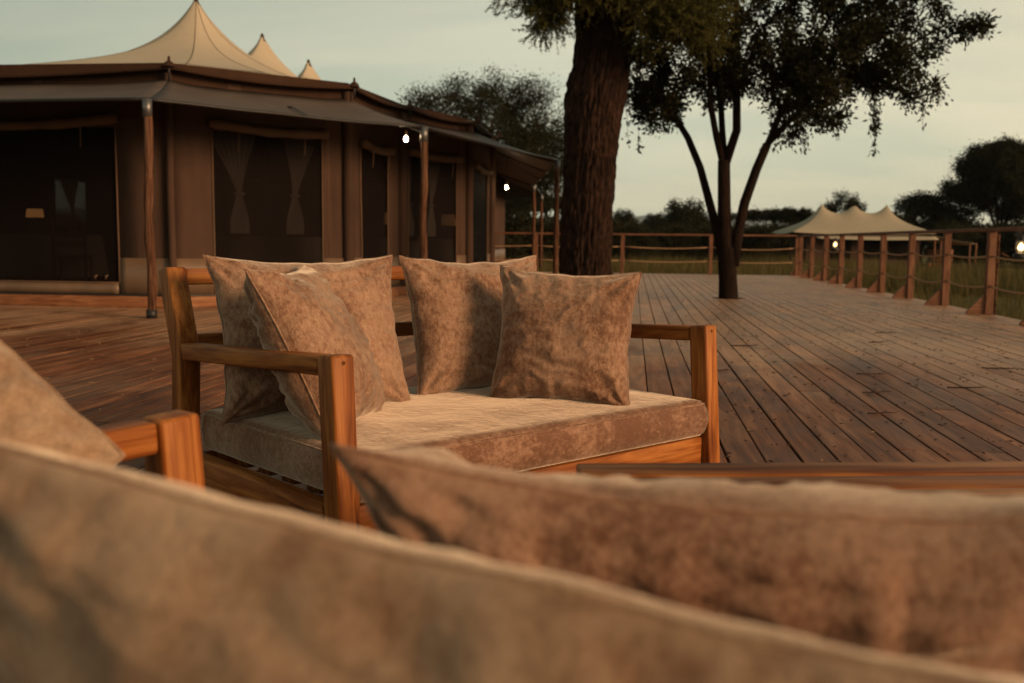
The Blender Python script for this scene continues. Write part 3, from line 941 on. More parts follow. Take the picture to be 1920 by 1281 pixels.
def wall_panel(A, B, openings, zt=2.80, skirt=True, piping=True):
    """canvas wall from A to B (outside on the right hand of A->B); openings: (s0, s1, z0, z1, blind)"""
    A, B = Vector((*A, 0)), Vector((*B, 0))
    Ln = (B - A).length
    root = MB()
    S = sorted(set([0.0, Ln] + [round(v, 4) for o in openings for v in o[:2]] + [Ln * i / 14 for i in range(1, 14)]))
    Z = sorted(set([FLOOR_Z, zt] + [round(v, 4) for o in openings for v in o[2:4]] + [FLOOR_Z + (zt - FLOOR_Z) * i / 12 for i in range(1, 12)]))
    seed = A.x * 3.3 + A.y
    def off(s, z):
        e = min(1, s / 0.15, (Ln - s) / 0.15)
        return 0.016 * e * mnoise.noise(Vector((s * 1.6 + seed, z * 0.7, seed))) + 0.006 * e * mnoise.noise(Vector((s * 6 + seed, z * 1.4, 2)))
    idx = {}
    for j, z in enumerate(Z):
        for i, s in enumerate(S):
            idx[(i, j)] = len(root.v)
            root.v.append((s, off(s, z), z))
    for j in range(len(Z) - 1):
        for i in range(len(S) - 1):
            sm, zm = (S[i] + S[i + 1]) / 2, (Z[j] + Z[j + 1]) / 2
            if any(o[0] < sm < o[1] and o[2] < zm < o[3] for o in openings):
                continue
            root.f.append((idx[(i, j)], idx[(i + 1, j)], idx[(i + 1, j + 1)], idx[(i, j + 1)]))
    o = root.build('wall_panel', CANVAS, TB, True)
    sol = o.modifiers.new('cloth', 'SOLIDIFY'); sol.thickness = 0.01; sol.offset = 0
    o.location = A
    o.rotation_euler = (0, 0, math.atan2(B.y - A.y, B.x - A.x))
    for sx in ([0.22 * Ln * k for k in (1, 2, 3, 4)] if Ln > 1 else []):
        if any(o_[0] - 0.08 < sx < o_[1] + 0.08 for o_ in openings): continue
        m = MB(); m.tube([(sx, off(sx, z) - 0.006, z) for z in (0.62, 1.2, 1.8, 2.4, zt - 0.02)], 0.006, 5); m.build('wall_seam', BLIND, o, True)
    for s0, s1, z0, z1, blind in openings:
        m = MB(); m.box(((s0 + s1) / 2, 0.012, (z0 + z1) / 2), (s1 - s0 - 0.004, 0.003, z1 - z0 - 0.004)); m.build('insect_screen', SCREEN, o)
        if piping:
            for a, b_ in (((s0, z0), (s0, z1)), ((s1, z0), (s1, z1)), ((s0, z0), (s1, z0))):
                m = MB()
                ps = [(a[0] + (b_[0] - a[0]) * k / 8, off(a[0] + (b_[0] - a[0]) * k / 8, a[1] + (b_[1] - a[1]) * k / 8) - 0.012, a[1] + (b_[1] - a[1]) * k / 8) for k in range(9)]
                m.tube(ps, 0.011, 6); m.build('zip_edge', BLIND, o, True)
        if blind:
            m = MB()
            q = random.Random(int(seed * 10))
            pts, rad = [], []
            for k in range(15):
                f = k / 14
                pts.append((s0 - 0.05 + (s1 - s0 + 0.10) * f, -0.055 - 0.012 * math.sin(f * 9), z1 + 0.055 - 0.04 * math.sin(math.pi * f) + blind * (f - 0.5)))
                rad.append(0.062 + 0.016 * mnoise.noise(Vector((f * 7, seed, 0))))
            m.tube(pts, rad, 12); m.build('rolled_blind', BLIND, o, True)
            for f in (0.2, 0.8):
                m = MB()
                sx = s0 + (s1 - s0) * f
                m.tube([(sx, -0.11, z1 + 0.06), (sx + 0.01, -0.115, z1 - 0.10), (sx, -0.11, z1 - 0.26)], 0.008, 5); m.build('blind_tie', BLIND, o, True)
    if skirt:
        m = MB()
        cuts = [0.0] + [v for o_ in sorted(openings) for v in (o_[0], o_[1])] + [Ln]
        for k in range(0, len(cuts) - 1):
            top = 0.61 if k % 2 == 0 else sorted(openings)[k // 2][2] - 0.012
            s0, s1 = cuts[k] + (0.014 if k else 0), cuts[k + 1] - (0.014 if k < len(cuts) - 2 else 0)
            if s1 - s0 < 0.03 or top - FLOOR_Z < 0.02: continue
            nn = max(2, int((s1 - s0) / 0.08))
            b0 = len(m.v)
            for z in (FLOOR_Z + 0.004, (FLOOR_Z + top) / 2, top):
                for i in range(nn + 1):
                    s = s0 + (s1 - s0) * i / nn
                    m.v.append((s, off(s, z) - 0.016 - 0.010 * mnoise.noise(Vector((s * 8 + seed, z * 5, 7))) * (1 if z < top else 0.2), z))
            for j in range(2):
                for i in range(nn):
                    a = b0 + j * (nn + 1) + i
                    m.f.append((a, a + 1, a + nn + 2, a + nn + 1))
        q_ = m.build('wall_skirt', SKIRT, o, True)
        s_ = q_.modifiers.new('cloth', 'SOLIDIFY'); s_.thickness = 0.006
    return o

LF = 2 * (-5.65 - TX)
ops = {
    0: [(0.52, 2.02, 0.30, 2.22, -0.04)],
    1: [(0.44, 1.49, 0.30, 2.15, -0.02)],
    2: [(0.12 + 0.06, 1.64, 0.30, 2.20, -0.02)],
    3: [(0.35, 1.95, 0.30, 2.15, -0.02)],
    4: [(1.5, 4.2, 0.4, 2.2, -0.02)],
}
for i in range(len(WR) - 1):
    wall_panel(WR[i], WR[i + 1], ops.get(i, []))
    op = [((Vector(WR[i + 1]) - Vector(WR[i])).length - b, (Vector(WR[i + 1]) - Vector(WR[i])).length - a, c, d, e_) for a, b, c, d, e_ in ops.get(i, [])] if i not in (4,) else [(1.65, 2.75, 1.15, 2.3, 0)]
    wall_panel(mirror(WR[i + 1]), mirror(WR[i]), op)
wall_panel(mirror(WR[0]), WR[0], [(0.70, 2.66, 0.30, 2.20, 0.05), (3.16, 5.16, 0.30, 2.22, 0.08)])
wall_panel(WR[-1], mirror(WR[-1]), [])
# floor of the tent, base boards, corner posts
m = MB()
m.add([(x, y, FLOOR_Z - 0.02) for x, y in WLOOP], [tuple(range(len(WLOOP)))])
m.build('tent_floor', BOARD, TB)
cen = Vector((TX, 22.5))
for i in range(len(WLOOP)):
    a, b_ = Vector(WLOOP[i]), Vector(WLOOP[(i + 1) % len(WLOOP)])
    d = (b_ - a).normalized(); nrm = Vector((d.y, -d.x))
    if (nrm.dot((a + b_) / 2 - cen)) < 0: nrm = -nrm
    o_ = nrm * 0.045
    beam('base_board', (a.x + o_.x - d.x * 0.02, a.y + o_.y - d.y * 0.02, 0.071), (b_.x + o_.x + d.x * 0.02, b_.y + o_.y + d.y * 0.02, 0.071), 0.035, 0.135, BOARD, TB, side=(nrm.x, nrm.y, 0), bevel=0.004)
    beam('base_sill', (a.x + o_.x * 0.6, a.y + o_.y * 0.6, 0.152), (b_.x + o_.x * 0.6, b_.y + o_.y * 0.6, 0.152), 0.05, 0.018, DARKM, TB, side=(nrm.x, nrm.y, 0), bevel=0.002, seg=1)
for i, p in enumerate(WR[:6]):
    out = (Vector(p) - cen).normalized() * 0.03
    m = MB()
    m.tube([(p[0] + out.x + 0.004 * math.sin(k), p[1] + out.y, FLOOR_Z - 0.01 + 2.7 * k / 10) for k in range(11)], 0.075 if i else 0.045, 14)
    m.build('corner_sleeve', CANVAS, TB, True)

# awning between wall head and pole line
def grid_sheet(name, inner, outer, zi, zo, mat, n=24, rows=7, sag=0.05):
    m = MB()
    for r in range(rows + 1):
        t = r / rows
        for i in range(n + 1):
            s = i / n
            a, b_ = poly_at(inner, s), poly_at(outer, s)
            p = a.lerp(b_, t)
            e = 4 * s * (1 - s)
            z = zi + (zo - zi) * t ** 0.9 - sag * e * t * (1.4 - t) - 0.05 * math.sin(math.pi * t) * 0.6
            z += 0.012 * mnoise.noise(Vector((p.x * 1.3, p.y * 1.3, 4)))
            z += 0.05 * (1 - t) * (abs(2 * s - 1) ** 6)
            m.v.append((p.x, p.y, z))
    for r in range(rows):
        for i in range(n):
            a = r * (n + 1) + i
            m.f.append((a, a + 1, a + n + 2, a + n + 1))
    o = m.build(name, mat, TB, True)
    sol = o.modifiers.new('cloth', 'SOLIDIFY'); sol.thickness = 0.008; sol.offset = 0
    ed = MB(); ed.tube([Vector(v) for v in m.v[-(n + 1):]], 0.020, 6)
    ed.build('edge_tube', DARKM, o, True)
    return m
pan = [(WR[0:2], PR[0:2]), (WR[1:4], PR[1:3]), (WR[3:6], PR[2:4]), (WR[5:7], PR[3:5]), (WR[6:8], PR[4:6])]
for wi, po in pan:
    grid_sheet('awning_panel', wi, po, 2.735, 2.33, AWNING)
    grid_sheet('awning_panel', [mirror(p) for p in reversed(wi)], [mirror(p) for p in reversed(po)], 2.735, 2.33, AWNING)
grid_sheet('awning_panel', [mirror(WR[0]), WR[0]], [mirror(PR[0]), PR[0]], 2.735, 2.33, AWNING, 36)
grid_sheet('awning_panel', [WR[-1], mirror(WR[-1])], [PR[-1], mirror(PR[-1])], 2.735, 2.33, AWNING, 36)
raft = [(WR[0], PR[0]), (WR[1], PR[1]), (WR[3], PR[2]), (WR[4], poly_at(PR[2:4], 0.33)), (WR[4], poly_at(PR[2:4], 0.66)), (WR[5], PR[3])]
for a, b_ in raft:
    beam('rafter', (a[0], a[1], 2.65), (b_[0], b_[1], 2.27), 0.035, 0.035, DARKM, TB, side=(0, 0, 1), bevel=0.004, seg=1)
for wi, po in pan[:3]:
    a, b_ = poly_at(wi, 0.55), poly_at(po, 0.55)
    m = MB(); m.tube([(a.x, a.y, 2.55), (a.lerp(b_, 0.5).x, a.lerp(b_, 0.5).y, 2.50), (b_.x, b_.y, 2.30)], 0.012, 6); m.build('curved_stay', STEEL, TB, True)
def awning_pole(p, seed, top=2.30):
    m = MB()
    pts, rad = [], []
    for k in range(23):
        z = 0.0 + top * k / 22
        pts.append((p[0] + 0.030 * mnoise.noise(Vector((z * 1.3, seed, 0))) - 0.010 * (1 - k / 22), p[1] + 0.02 * mnoise.noise(Vector((z * 1.1, seed, 5))), z + 0.003))
        rad.append(0.052 - 0.008 * k / 22 + 0.012 * mnoise.noise(Vector((z * 4.2, seed, 9))))
    m.tube(pts, rad, 12)
    # local X along the pole for the grain
    mm = [(v[2], v[0] - p[0], v[1] - p[1]) for v in m.v]
    m.v = mm
    o = m.build('awning_pole', POLE, TB, True)
    o.matrix_basis = Matrix(((0, 1, 0, p[0]), (0, 0, 1, p[1]), (1, 0, 0, 0), (0, 0, 0, 1)))
    c = MB(); c.tube([(top - 0.16, pts[-1][0] - p[0], pts[-1][1] - p[1]), (top + 0.03, pts[-1][0] - p[0], pts[-1][1] - p[1])], 0.052, 12)
    c.build('steel_cap', STEEL, o, True)
    c = MB(); c.tube([(0.003, -0.01, 0), (0.09, -0.008, 0)], 0.058, 12); c.build('foot_sleeve', DARKM, o, True)
for k, p in enumerate(PR[:5] + [mirror(q) for q in PR[:2]]):
    awning_pole(p, 3.1 * k + 1)

# upper wall band and peaked fly roof
for i in range(len(WLOOP)):
    a, b_ = Vector(WLOOP[i]), Vector(WLOOP[(i + 1) % len(WLOOP)])
    m = MB()
    m.box(((a.x + b_.x) / 2, (a.y + b_.y) / 2, 2.855), ((b_ - a).length, 0.02, 0.24), Matrix.Rotation(math.atan2(b_.y - a.y, b_.x - a.x), 3, 'Z'))
    m.build('head_band', FLY_EDGE, TB)
eave = []
for i, p in enumerate(WLOOP):
    v = Vector(p)
    eave.append(v + (v - Vector((TX, max(17, min(28, v.y))))).normalized() * 0.16)
masts = [(TX, 19.10), (TX, 22.60), (TX, 25.90)]
fo, fm, fn, fc = fly_sheet(TB, eave, masts, 2.925, 1.595, 0.98, 0.72, 1.25, FLY, [0, 1, 3, 5, 15, 14, 12, 10], scallop=0.10, rings=44)
# brown bound edge that hangs below the fly
m = MB()
for k in range(fn):
    v = Vector(fm.v[k]); m.v.append(tuple(v + Vector((0, 0, 0.006)))); m.v.append((v.x, v.y, v.z - 0.045))
for k in range(fn):
    a, b_ = 2 * k, 2 * ((k + 1) % fn)
    m.f.append((a, b_, b_ + 1, a + 1))
o = m.build('fly_valance', FLY_EDGE, fo, True); s_ = o.modifiers.new('cloth', 'SOLIDIFY'); s_.thickness = 0.012
# a cross seam half way up the cloth
for r in (14,):
    sm = MB(); sm.tube([Vector(fm.v[r * fn + k]) + Vector((0, 0, 0.004)) for k in range(fn)] + [Vector(fm.v[r * fn]) + Vector((0, 0, 0.004))], 0.009, 5, False)
    sm.build('roof_seam', FLY_EDGE, fo, True)
for mx, my in masts:
    m = MB(); zt = 2.925 + 1.595 + 0.98
    m.lathe([(0.10, -0.14), (0.05, -0.06), (0.035, 0.02), (0.0, 0.06)], 12, (mx, my, zt)); m.build('mast_cap', FLY_EDGE, TB, True)
    m = MB(); m.tube([(mx, my, FLOOR_Z), (mx, my, zt - 0.1)], 0.06, 10); m.build('mast', POLE, TB, True)
for c in (0, 1, 2, 3, 4, 15):
    v = fm.v[fc[c]]
    m = MB(); m.tube([(v[0], v[1], 2.74), (v[0], v[1], v[2] + 0.05)], 0.014, 6); m.build('eave_strut', DARKM, TB, True)
    m = MB(); m.lathe([(0.075, -0.02), (0.05, 0.03), (0.018, 0.05), (0.014, 0.10), (0.0, 0.11)], 10, (v[0], v[1], v[2])); m.build('corner_cap', FLY_EDGE, TB, True)
for x_ in (-6.52, -6.66):
    m = MB(); m.tube([(x_, 11.725, 0.345), (x_ + 0.01, 11.71, 0.38), (x_ + 0.03, 11.72, 0.39)], 0.010, 6); m.build('screen_tie', SKIRT, TB, True)

# curtains tied back behind the screens
def curtain(A, B, s, wtop, label, flip=1):
    A, B = Vector((*A, 0)), Vector((*B, 0))
    d = (B - A).normalized(); nrm = Vector((-d.y, d.x, 0))
    m = MB()
    rows, cols = 30, 26
    for r in range(rows + 1):
        z = 2.25 - 1.32 * r / rows
        if z > 1.45:
            wv = 0.07 + (wtop - 0.07) * ((z - 1.45) / 0.80) ** 1.25
            cx = s + flip * 0.10 * ((z - 1.45) / 0.80)
        else:
            wv = 0.07 + 0.20 * min(1, (1.45 - z) / 0.35)
            cx = s
        for c in range(cols + 1):
            f = c / cols - 0.5
            dep = 0.028 * math.sin(f * 42 + 0.6 * math.sin(z * 3)) * min(1, wv / 0.2)
            p = A + d * (cx + f * wv) + nrm * (0.16 + dep)
            m.v.append((p.x, p.y, z))
    for r in range(rows):
        for c in range(cols):
            a = r * (cols + 1) + c
            m.f.append((a, a + 1, a + cols + 2, a + cols + 1))
    o = m.build('curtain', CURTAIN, None, True)
    k = MB()
    cxx = A + d * s + nrm * 0.16
    k.tube([(cxx.x + 0.06 * math.cos(t) * d.x - 0.05 * math.sin(t) * d.y, cxx.y + 0.06 * math.cos(t) * d.y + 0.05 * math.sin(t) * d.x, 1.44) for t in [2 * math.pi * i / 14 for i in range(15)]], 0.016, 6, False)
    k.build('tie_band', CURTAIN, o, True)
    tag(o, label, 'curtain', 'tied curtains inside the big tent')
curtain(WR[0], WR[1], 0.93, 0.74, 'pale voile curtain knotted in the wide window beside the bare tent corner', -1)
curtain(WR[0], WR[1], 1.70, 0.56, 'pale voile curtain knotted in the wide window beside the round sleeve post', 1)
curtain(WR[2], WR[3], 0.45, 0.36, 'dim voile curtain behind the screen next to the glowing bulb', -1)
curtain(WR[2], WR[3], 1.10, 0.46, 'dim voile curtain behind the screen between two lit lampshades', 1)

curtain(mirror(WR[5]), mirror(WR[4]), 2.35, 0.75, 'pale curtain added to dim the lit window far inside the tent', 1)  # added curtain that cuts the brightness of the far opening

# furniture in the dark of the tent
def inside_table(x, y, rz, sx, sy, label):
    t = thing('dining_table', label, 'table', (x, y, FLOOR_Z - 0.02), rz, 'dining tables in the big tent')
    m = MB(); m.box((0, 0, 0.73), (sx, sy, 0.04)); m.build('table_top', BOARD, t)
    m = MB()
    nn = 48
    for z, gr in ((0.755, 0.0), (0.75, 0.012), (0.45, 0.035), (0.15, 0.06)):
        for k in range(nn):
            a = 2 * math.pi * k / nn
            ex = math.copysign(abs(math.cos(a)) ** 0.25, math.cos(a)) * (sx / 2 + gr * (1 + 0.5 * math.sin(k * 2.1)))
            ey = math.copysign(abs(math.sin(a)) ** 0.25, math.sin(a)) * (sy / 2 + gr * (1 + 0.5 * math.sin(k * 2.1)))
            m.v.append((ex, ey, z))
    for r in range(3):
        for k in range(nn):
            m.f.append((r * nn + k, (r + 1) * nn + k, (r + 1) * nn + (k + 1) % nn, r * nn + (k + 1) % nn))
    m.f.append(tuple(range(nn)))
    m.build('cloth', TABLECLOTH, t, True)
    for sx_ in (-1, 1):
        for sy_ in (-1, 1):
            m = MB(); m.box((sx_ * (sx / 2 - 0.08), sy_ * (sy / 2 - 0.08), 0.36), (0.06, 0.06, 0.70)); m.build('leg', BOARD, t)
inside_table(-5.35, 14.35, R(43), 1.5, 0.8, 'cloth covered table inside the wide tent window')
inside_table(-8.66, 13.70, 0, 1.6, 0.9, 'cloth covered table carrying the orange lamp')
inside_table(-3.9, 17.8, R(80), 2.0, 0.7, 'side table carrying two dim lampshades')
def inside_chair(x, y, rz, label):
    t = thing('dining_chair', label, 'chair', (x, y, FLOOR_Z - 0.02), rz, 'dining chairs in the big tent')
    beam('seat', (-0.22, 0, 0.45), (0.22, 0, 0.45), 0.44, 0.04, BOARD, t)
    for sx in (-1, 1):
        beam('leg', (sx * 0.2, -0.2, 0.002), (sx * 0.2, -0.2, 0.43), 0.04, 0.04, BOARD, t)
        beam('leg', (sx * 0.2, 0.2, 0.002), (sx * 0.2, 0.24, 0.95), 0.04, 0.04, BOARD, t)
    for z in (0.62, 0.76, 0.90):
        beam('back_slat', (-0.18, 0.225, z), (0.18, 0.225, z), 0.02, 0.07, BOARD, t)
inside_chair(-7.7, 13.0, R(200), 'dark dining chair near the orange lamp table')
inside_chair(-9.3, 12.9, R(170), 'dark dining chair just inside the tent doorway')
inside_chair(-4.55, 15.3, R(-140), 'dark dining chair beside the table in the wide window')
def table_lamp(x, y, z, r, h_, mat, label):
    t = thing('table_lamp', label, 'lamp', (x, y, z), 0, 'lit lamps inside the big tent')
    m = MB(); m.lathe([(0.0, 0.0), (0.08, 0.0), (0.08, 0.02), (0.025, 0.04), (0.035, 0.12), (0.02, 0.22), (0.02, 0.26)], 14); m.build('lamp_base', DARKM, t, True)
    m = MB(); m.lathe([(r, 0.24), (r * 0.86, 0.24 + h_)], 18); m.build('lamp_shade', mat, t, True)
table_lamp(-8.66, 13.66, 0.90, 0.125, 0.12, SHADE, 'small orange glowing lamp deep inside the tent doorway')
table_lamp(-4.25, 17.3, 0.90, 0.14, 0.20, SHADE_DIM, 'dim amber lampshade beside the knotted dark curtain')
table_lamp(-3.42, 18.34, 0.90, 0.14, 0.20, SHADE_DIM, 'dim amber lampshade at the far end of the side table')

# bulbs that hang below the awning
def hanging_bulb(x, y, z, ztop, label, watt):
    t = thing('hanging_bulb', label, 'bulb', (x, y, z), 0, 'bare bulbs under the awning')
    m = MB(); m.lathe([(0.0, -0.026), (0.016, -0.023), (0.027, -0.008), (0.027, 0.010), (0.018, 0.034), (0.014, 0.048)], 16); m.build('glass', BULB, t, True)
    m = MB(); m.lathe([(0.0, 0.125), (0.016, 0.12), (0.021, 0.06), (0.018, 0.046), (0.0, 0.046)], 12); m.build('socket', SKIRT, t, True)
    m = MB(); m.tube([(0, 0, 0.12), (0.004, 0.002, (ztop - z) * 0.6), (0, 0, ztop - z)], 0.005, 5); m.build('cord', DARKM, t, True)
hanging_bulb(-2.98, 12.93, 2.17, 2.42, 'round glowing bulb hanging beside a rough awning pole', 3.0)
hanging_bulb(-2.50, 19.6, 1.90, 2.52, 'round glowing bulb hanging before the trees under the awning', 12.0)

# ------------------------------------------------------------------ guest tents across the grass
def guest_tent(label, loc, rz):
    t = thing('guest_tent', label, 'tent', (loc[0], loc[1], GZ), rz, 'small tents across the grass')
    hx, hy = 3.35, 2.0
    lp = [(-hx - 0.25, -hy), (hx, -hy), (hx, hy), (-hx - 0.25, hy)]
    fly_sheet(t, lp, [(-1.63, 0), (0, 0), (1.63, 0)], 1.92, 0.74, 0.66, 0.48, 0.9, FLY2, [0, 1, 2, 3], scallop=0.10, rings=26, per=0.8, seam_r=0.008)
    # walls
    def wall(a, b_, z1=1.9, op=None, mat=CANVAS):
        a, b_ = Vector((*a, 0)), Vector((*b_, 0))
        ln = (b_ - a).length; mid = (a + b_) / 2
        rot = Matrix.Rotation(math.atan2(b_.y - a.y, b_.x - a.x), 3, 'Z')
        m = MB()
        def pc(s0, s1, z0, zz):
            c = a.lerp(b_, (s0 + s1) / 2 / ln)
            m.box((c.x, c.y, (z0 + zz) / 2), (s1 - s0, 0.03, zz - z0), rot)
        if not op: pc(0, ln, 0.25, z1)
        else:
            cuts = [0] + [v for q in op for v in q] + [ln]
            for k in range(0, len(cuts) - 1, 2): pc(cuts[k], cuts[k + 1], 0.25, z1)
            for q in op:
                pc(q[0], q[1], 0.25, 0.62); pc(q[0], q[1], z1 - 0.12, z1)
        o = m.build('wall', mat, t)
        for q in (op or []):
            c = a.lerp(b_, (q[0] + q[1]) / 2 / ln)
            s = MB(); s.box((c.x, c.y, 1.2), (q[1] - q[0], 0.01, 1.16), rot); s.build('window_screen', SCREEN, o)
    bx, by = 2.75, 1.5
    wall((-bx, -by), (bx, -by), op=[(1.15, 2.2), (2.55, 3.7), (4.0, 5.3)])
    wall((bx, -by), (bx, by), op=[(0.5, 2.5)])
    wall((bx, by), (-bx, by)); wall((-bx, by), (-bx, -by))
    # awning over the porch at one end
    m = MB()
    for r in range(7):
        for c in range(13):
            f, s = r / 6, c / 12
            x = hx - 0.25 + 2.35 * f; y = -hy * (1 - 0.1 * f) + 2 * hy * (1 - 0.1 * f) * s
            z = 1.86 - 0.42 * f - 0.06 * math.sin(math.pi * f) - 0.08 * math.sin(math.pi * s) * f
            m.v.append((x, y, z))
    for r in range(6):
        for c in range(12):
            a = r * 13 + c
            m.f.append((a, a + 1, a + 14, a + 13))
    o = m.build('porch_awning', FLY2, t, True); s_ = o.modifiers.new('cloth', 'SOLIDIFY'); s_.thickness = 0.01
    m = MB()
    for r in range(4):
        for c in range(25):
            f, s = r / 3, c / 24
            m.v.append((-hx + 0.9 + (2 * hx - 0.9) * s, -by - 0.05 - 0.85 * f, 1.86 - 0.24 * f - 0.05 * math.sin(math.pi * s) * f))
    for r in range(3):
        for c in range(24):
            a = r * 25 + c
            m.f.append((a, a + 1, a + 26, a + 25))
    o = m.build('side_awning', FLY2, t, True); s_ = o.modifiers.new('cloth', 'SOLIDIFY'); s_.thickness = 0.01
    m = MB(); m.box((1.0, 0, 0.12), (9.2, 4.2, 0.22)); m.build('platform', BOARD, t)
    for x_ in (hx + 0.05, hx + 0.35, hx + 0.65, 5.1, 5.4):
        for y_ in (-1.75, 1.75):
            m = MB(); m.tube([(x_, y_, 0.23), (x_ + 0.01, y_, 1.62 if x_ < 4.5 else 1.45)], 0.045, 8); m.build('porch_post', POST, t, True)
    return t
guest_tent('small tan tent with three roof peaks beyond the railing posts', (10.95, 52.1), R(6))
guest_tent('small tan tent half hidden under the big round tree', (25.6, 62.0), R(14))
def porch_chair(x, y, rz, label):
    t = thing('porch_chair', label, 'chair', (x, y, GZ + 0.23), rz, 'chairs on the small tent porch')
    beam('seat', (-0.25, 0, 0.42), (0.25, 0, 0.42), 0.5, 0.05, POST, t)
    beam('backrest', (-0.25, 0.25, 0.72), (0.25, 0.25, 0.72), 0.04, 0.4, POST, t)
    for sx in (-1, 1):
        for sy in (-1, 1):
            beam('leg', (sx * 0.22, sy * 0.22, 0.002), (sx * 0.22, sy * 0.22, 0.41), 0.05, 0.05, POST, t)
porch_chair(14.9, 52.2, R(160), 'low timber chair on the small tent porch beside the wall')
porch_chair(15.6, 52.6, R(200), 'low timber chair on the small tent porch near the edge')
for k in range(3):
    t = thing('clay_pot', 'orange clay pot on the porch edge of the small tent', 'pot', (14.35 + 0.22 * k, 50.9 + 0.02 * k, GZ + 0.232), 0, 'clay pots on the porch edge')
    m = MB(); m.lathe([(0.0, 0), (0.06, 0), (0.09, 0.12), (0.10, 0.2), (0.085, 0.21), (0.07, 0.19), (0.0, 0.18)], 12); m.build('body', CLAY, t, True)
    m = MB(); m.lathe([(0.1, 0.195), (0.112, 0.20), (0.112, 0.225), (0.09, 0.225)], 12); m.build('rim', CLAY, t, True)
def stone_mesh(seed):
    bm = bmesh.new(); bmesh.ops.create_icosphere(bm, subdivisions=2, radius=0.15)
    for v in bm.verts:
        v.co *= 1 + 0.5 * mnoise.noise(v.co * 7 + Vector((seed, 0, 0)))
        v.co.z *= 0.6
    me = bpy.data.meshes.new('stone'); bm.to_mesh(me); bm.free(); me.materials.append(STONE); return me
sm_ = [stone_mesh(s) for s in (1, 5, 9)]
for k in range(9):
    o = bpy.data.objects.new('edging_stone', sm_[k % 3]); link(o)
    o.location = (14.9 + 0.24 * k + rng.uniform(-0.05, 0.05), 49.6 + 0.05 * k + rng.uniform(-0.1, 0.1), GZ + 0.05); o.rotation_euler = (0, 0, k * 1.3)
    tag(o, 'pale stone in the row edging the small tent porch', 'stone', 'pale stones before the porch')

# ------------------------------------------------------------------ trees
def leaf_mesh(name, centres, dirs, length, width, mat, seed, jitter=0.35, curl=0.0):
    """one diamond leaf per centre; arrays of shape (n,3)"""
    rs = np.random.RandomState(seed)
    n = len(centres)
    d = dirs + rs.normal(0, jitter, (n, 3)); d /= np.linalg.norm(d, axis=1)[:, None] + 1e-9
    s = np.cross(d, rs.normal(0, 1, (n, 3))); s /= np.linalg.norm(s, axis=1)[:, None] + 1e-9
    nm = np.cross(d, s)
    ln = (length * rs.uniform(0.6, 1.25, n))[:, None]
    wd = (width * rs.uniform(0.7, 1.2, n))[:, None]
    v = np.empty((n, 4, 3))
    v[:, 0] = centres
    v[:, 1] = centres + d * ln * 0.45 + s * wd * 0.5 + nm * wd * 0.2
    v[:, 2] = centres + d * ln
    v[:, 3] = centres + d * ln * 0.45 - s * wd * 0.5 + nm * wd * 0.2
    me = bpy.data.meshes.new(name)
    me.vertices.add(n * 4); me.loops.add(n * 4); me.polygons.add(n)
    me.vertices.foreach_set('co', v.reshape(-1))
    me.loops.foreach_set('vertex_index', np.arange(n * 4, dtype=np.int32))
    me.polygons.foreach_set('loop_start', np.arange(0, n * 4, 4, dtype=np.int32))
    me.polygons.foreach_set('loop_total', np.full(n, 4, dtype=np.int32))
    me.materials.append(mat)
    me.update(calc_edges=True)
    return me

def sample_blobs(blobs, n, rs, shell=0.35):
    """random points in a union of ellipsoids, favouring the outer part"""
    vol = np.array([b[1][0] * b[1][1] * b[1][2] for b in blobs]) ** 0.8
    ids = rs.choice(len(blobs), n, p=vol / vol.sum())
    d = rs.normal(0, 1, (n, 3)); d /= np.linalg.norm(d, axis=1)[:, None]
    r = (shell + (1 - shell) * rs.uniform(0, 1, n) ** 0.6)[:, None]
    c = np.array([b[0] for b in blobs])[ids]; q = np.array([b[1] for b in blobs])[ids]
    return c + d * r * q

def grow_branches(limbs, targets, rs, step=0.28, r_tip=0.006, droop=0.0, kexp=0.42):
    """limbs: list of [(point, radius)...]; each target joins the nearest wood; returns chains and twig ends"""
    pos, rad_fixed, par, chains = [], [], [], []
    for lm in limbs:
        prev = -1
        for k, (p, r) in enumerate(lm):
            if k == 0 and pos:
                dd = [(np.linalg.norm(np.array(p) - q), i) for i, q in enumerate(pos)]
                prev = min(dd)[1]
            pos.append(np.array(p, float)); par.append(prev); rad_fixed.append(r); prev = len(pos) - 1
    P = np.array(pos)
    root = P[0]
    order = np.argsort(((targets - P.mean(0)) ** 2).sum(1))
    arr = list(P)
    n_fixed = len(arr)
    A = np.zeros((len(arr) + len(targets) * 14, 3)); A[:len(arr)] = P; cnt = len(arr)
    ends = []
    for ti in order:
        t = targets[ti]
        dv = A[:cnt] - t
        d2 = (dv ** 2).sum(1) + 0.6 * np.maximum(0, A[:cnt, 2] - t[2]) ** 2
        d2[0] += 1e3
        j = int(d2.argmin()); a = A[j].copy()
        dist = np.linalg.norm(t - a)
        k = max(2, min(12, int(dist / step)))
        bend = rs.normal(0, 0.10 * dist, 3); bend[2] += 0.10 * dist
        chain = [j]
        for i in range(1, k + 1):
            f = i / k
            p = a + (t - a) * f + bend * 4 * f * (1 - f) * 0.5
            p[2] -= droop * f * f * dist
            A[cnt] = p; par.append(chain[-1]); rad_fixed.append(None); chain.append(cnt); cnt += 1
        chains.append(chain); ends.append((A[cnt - 1].copy(), A[cnt - 1] - A[cnt - 2]))
    load = np.zeros(cnt)
    for c in chains: load[c[-1]] += 1
    for i in range(cnt - 1, 0, -1):
        if par[i] >= 0: load[par[i]] += load[i]
    def rad(i):
        if rad_fixed[i] is not None and i < n_fixed: return rad_fixed[i]
        return r_tip * max(1, load[i]) ** kexp
    return A, chains, rad, ends

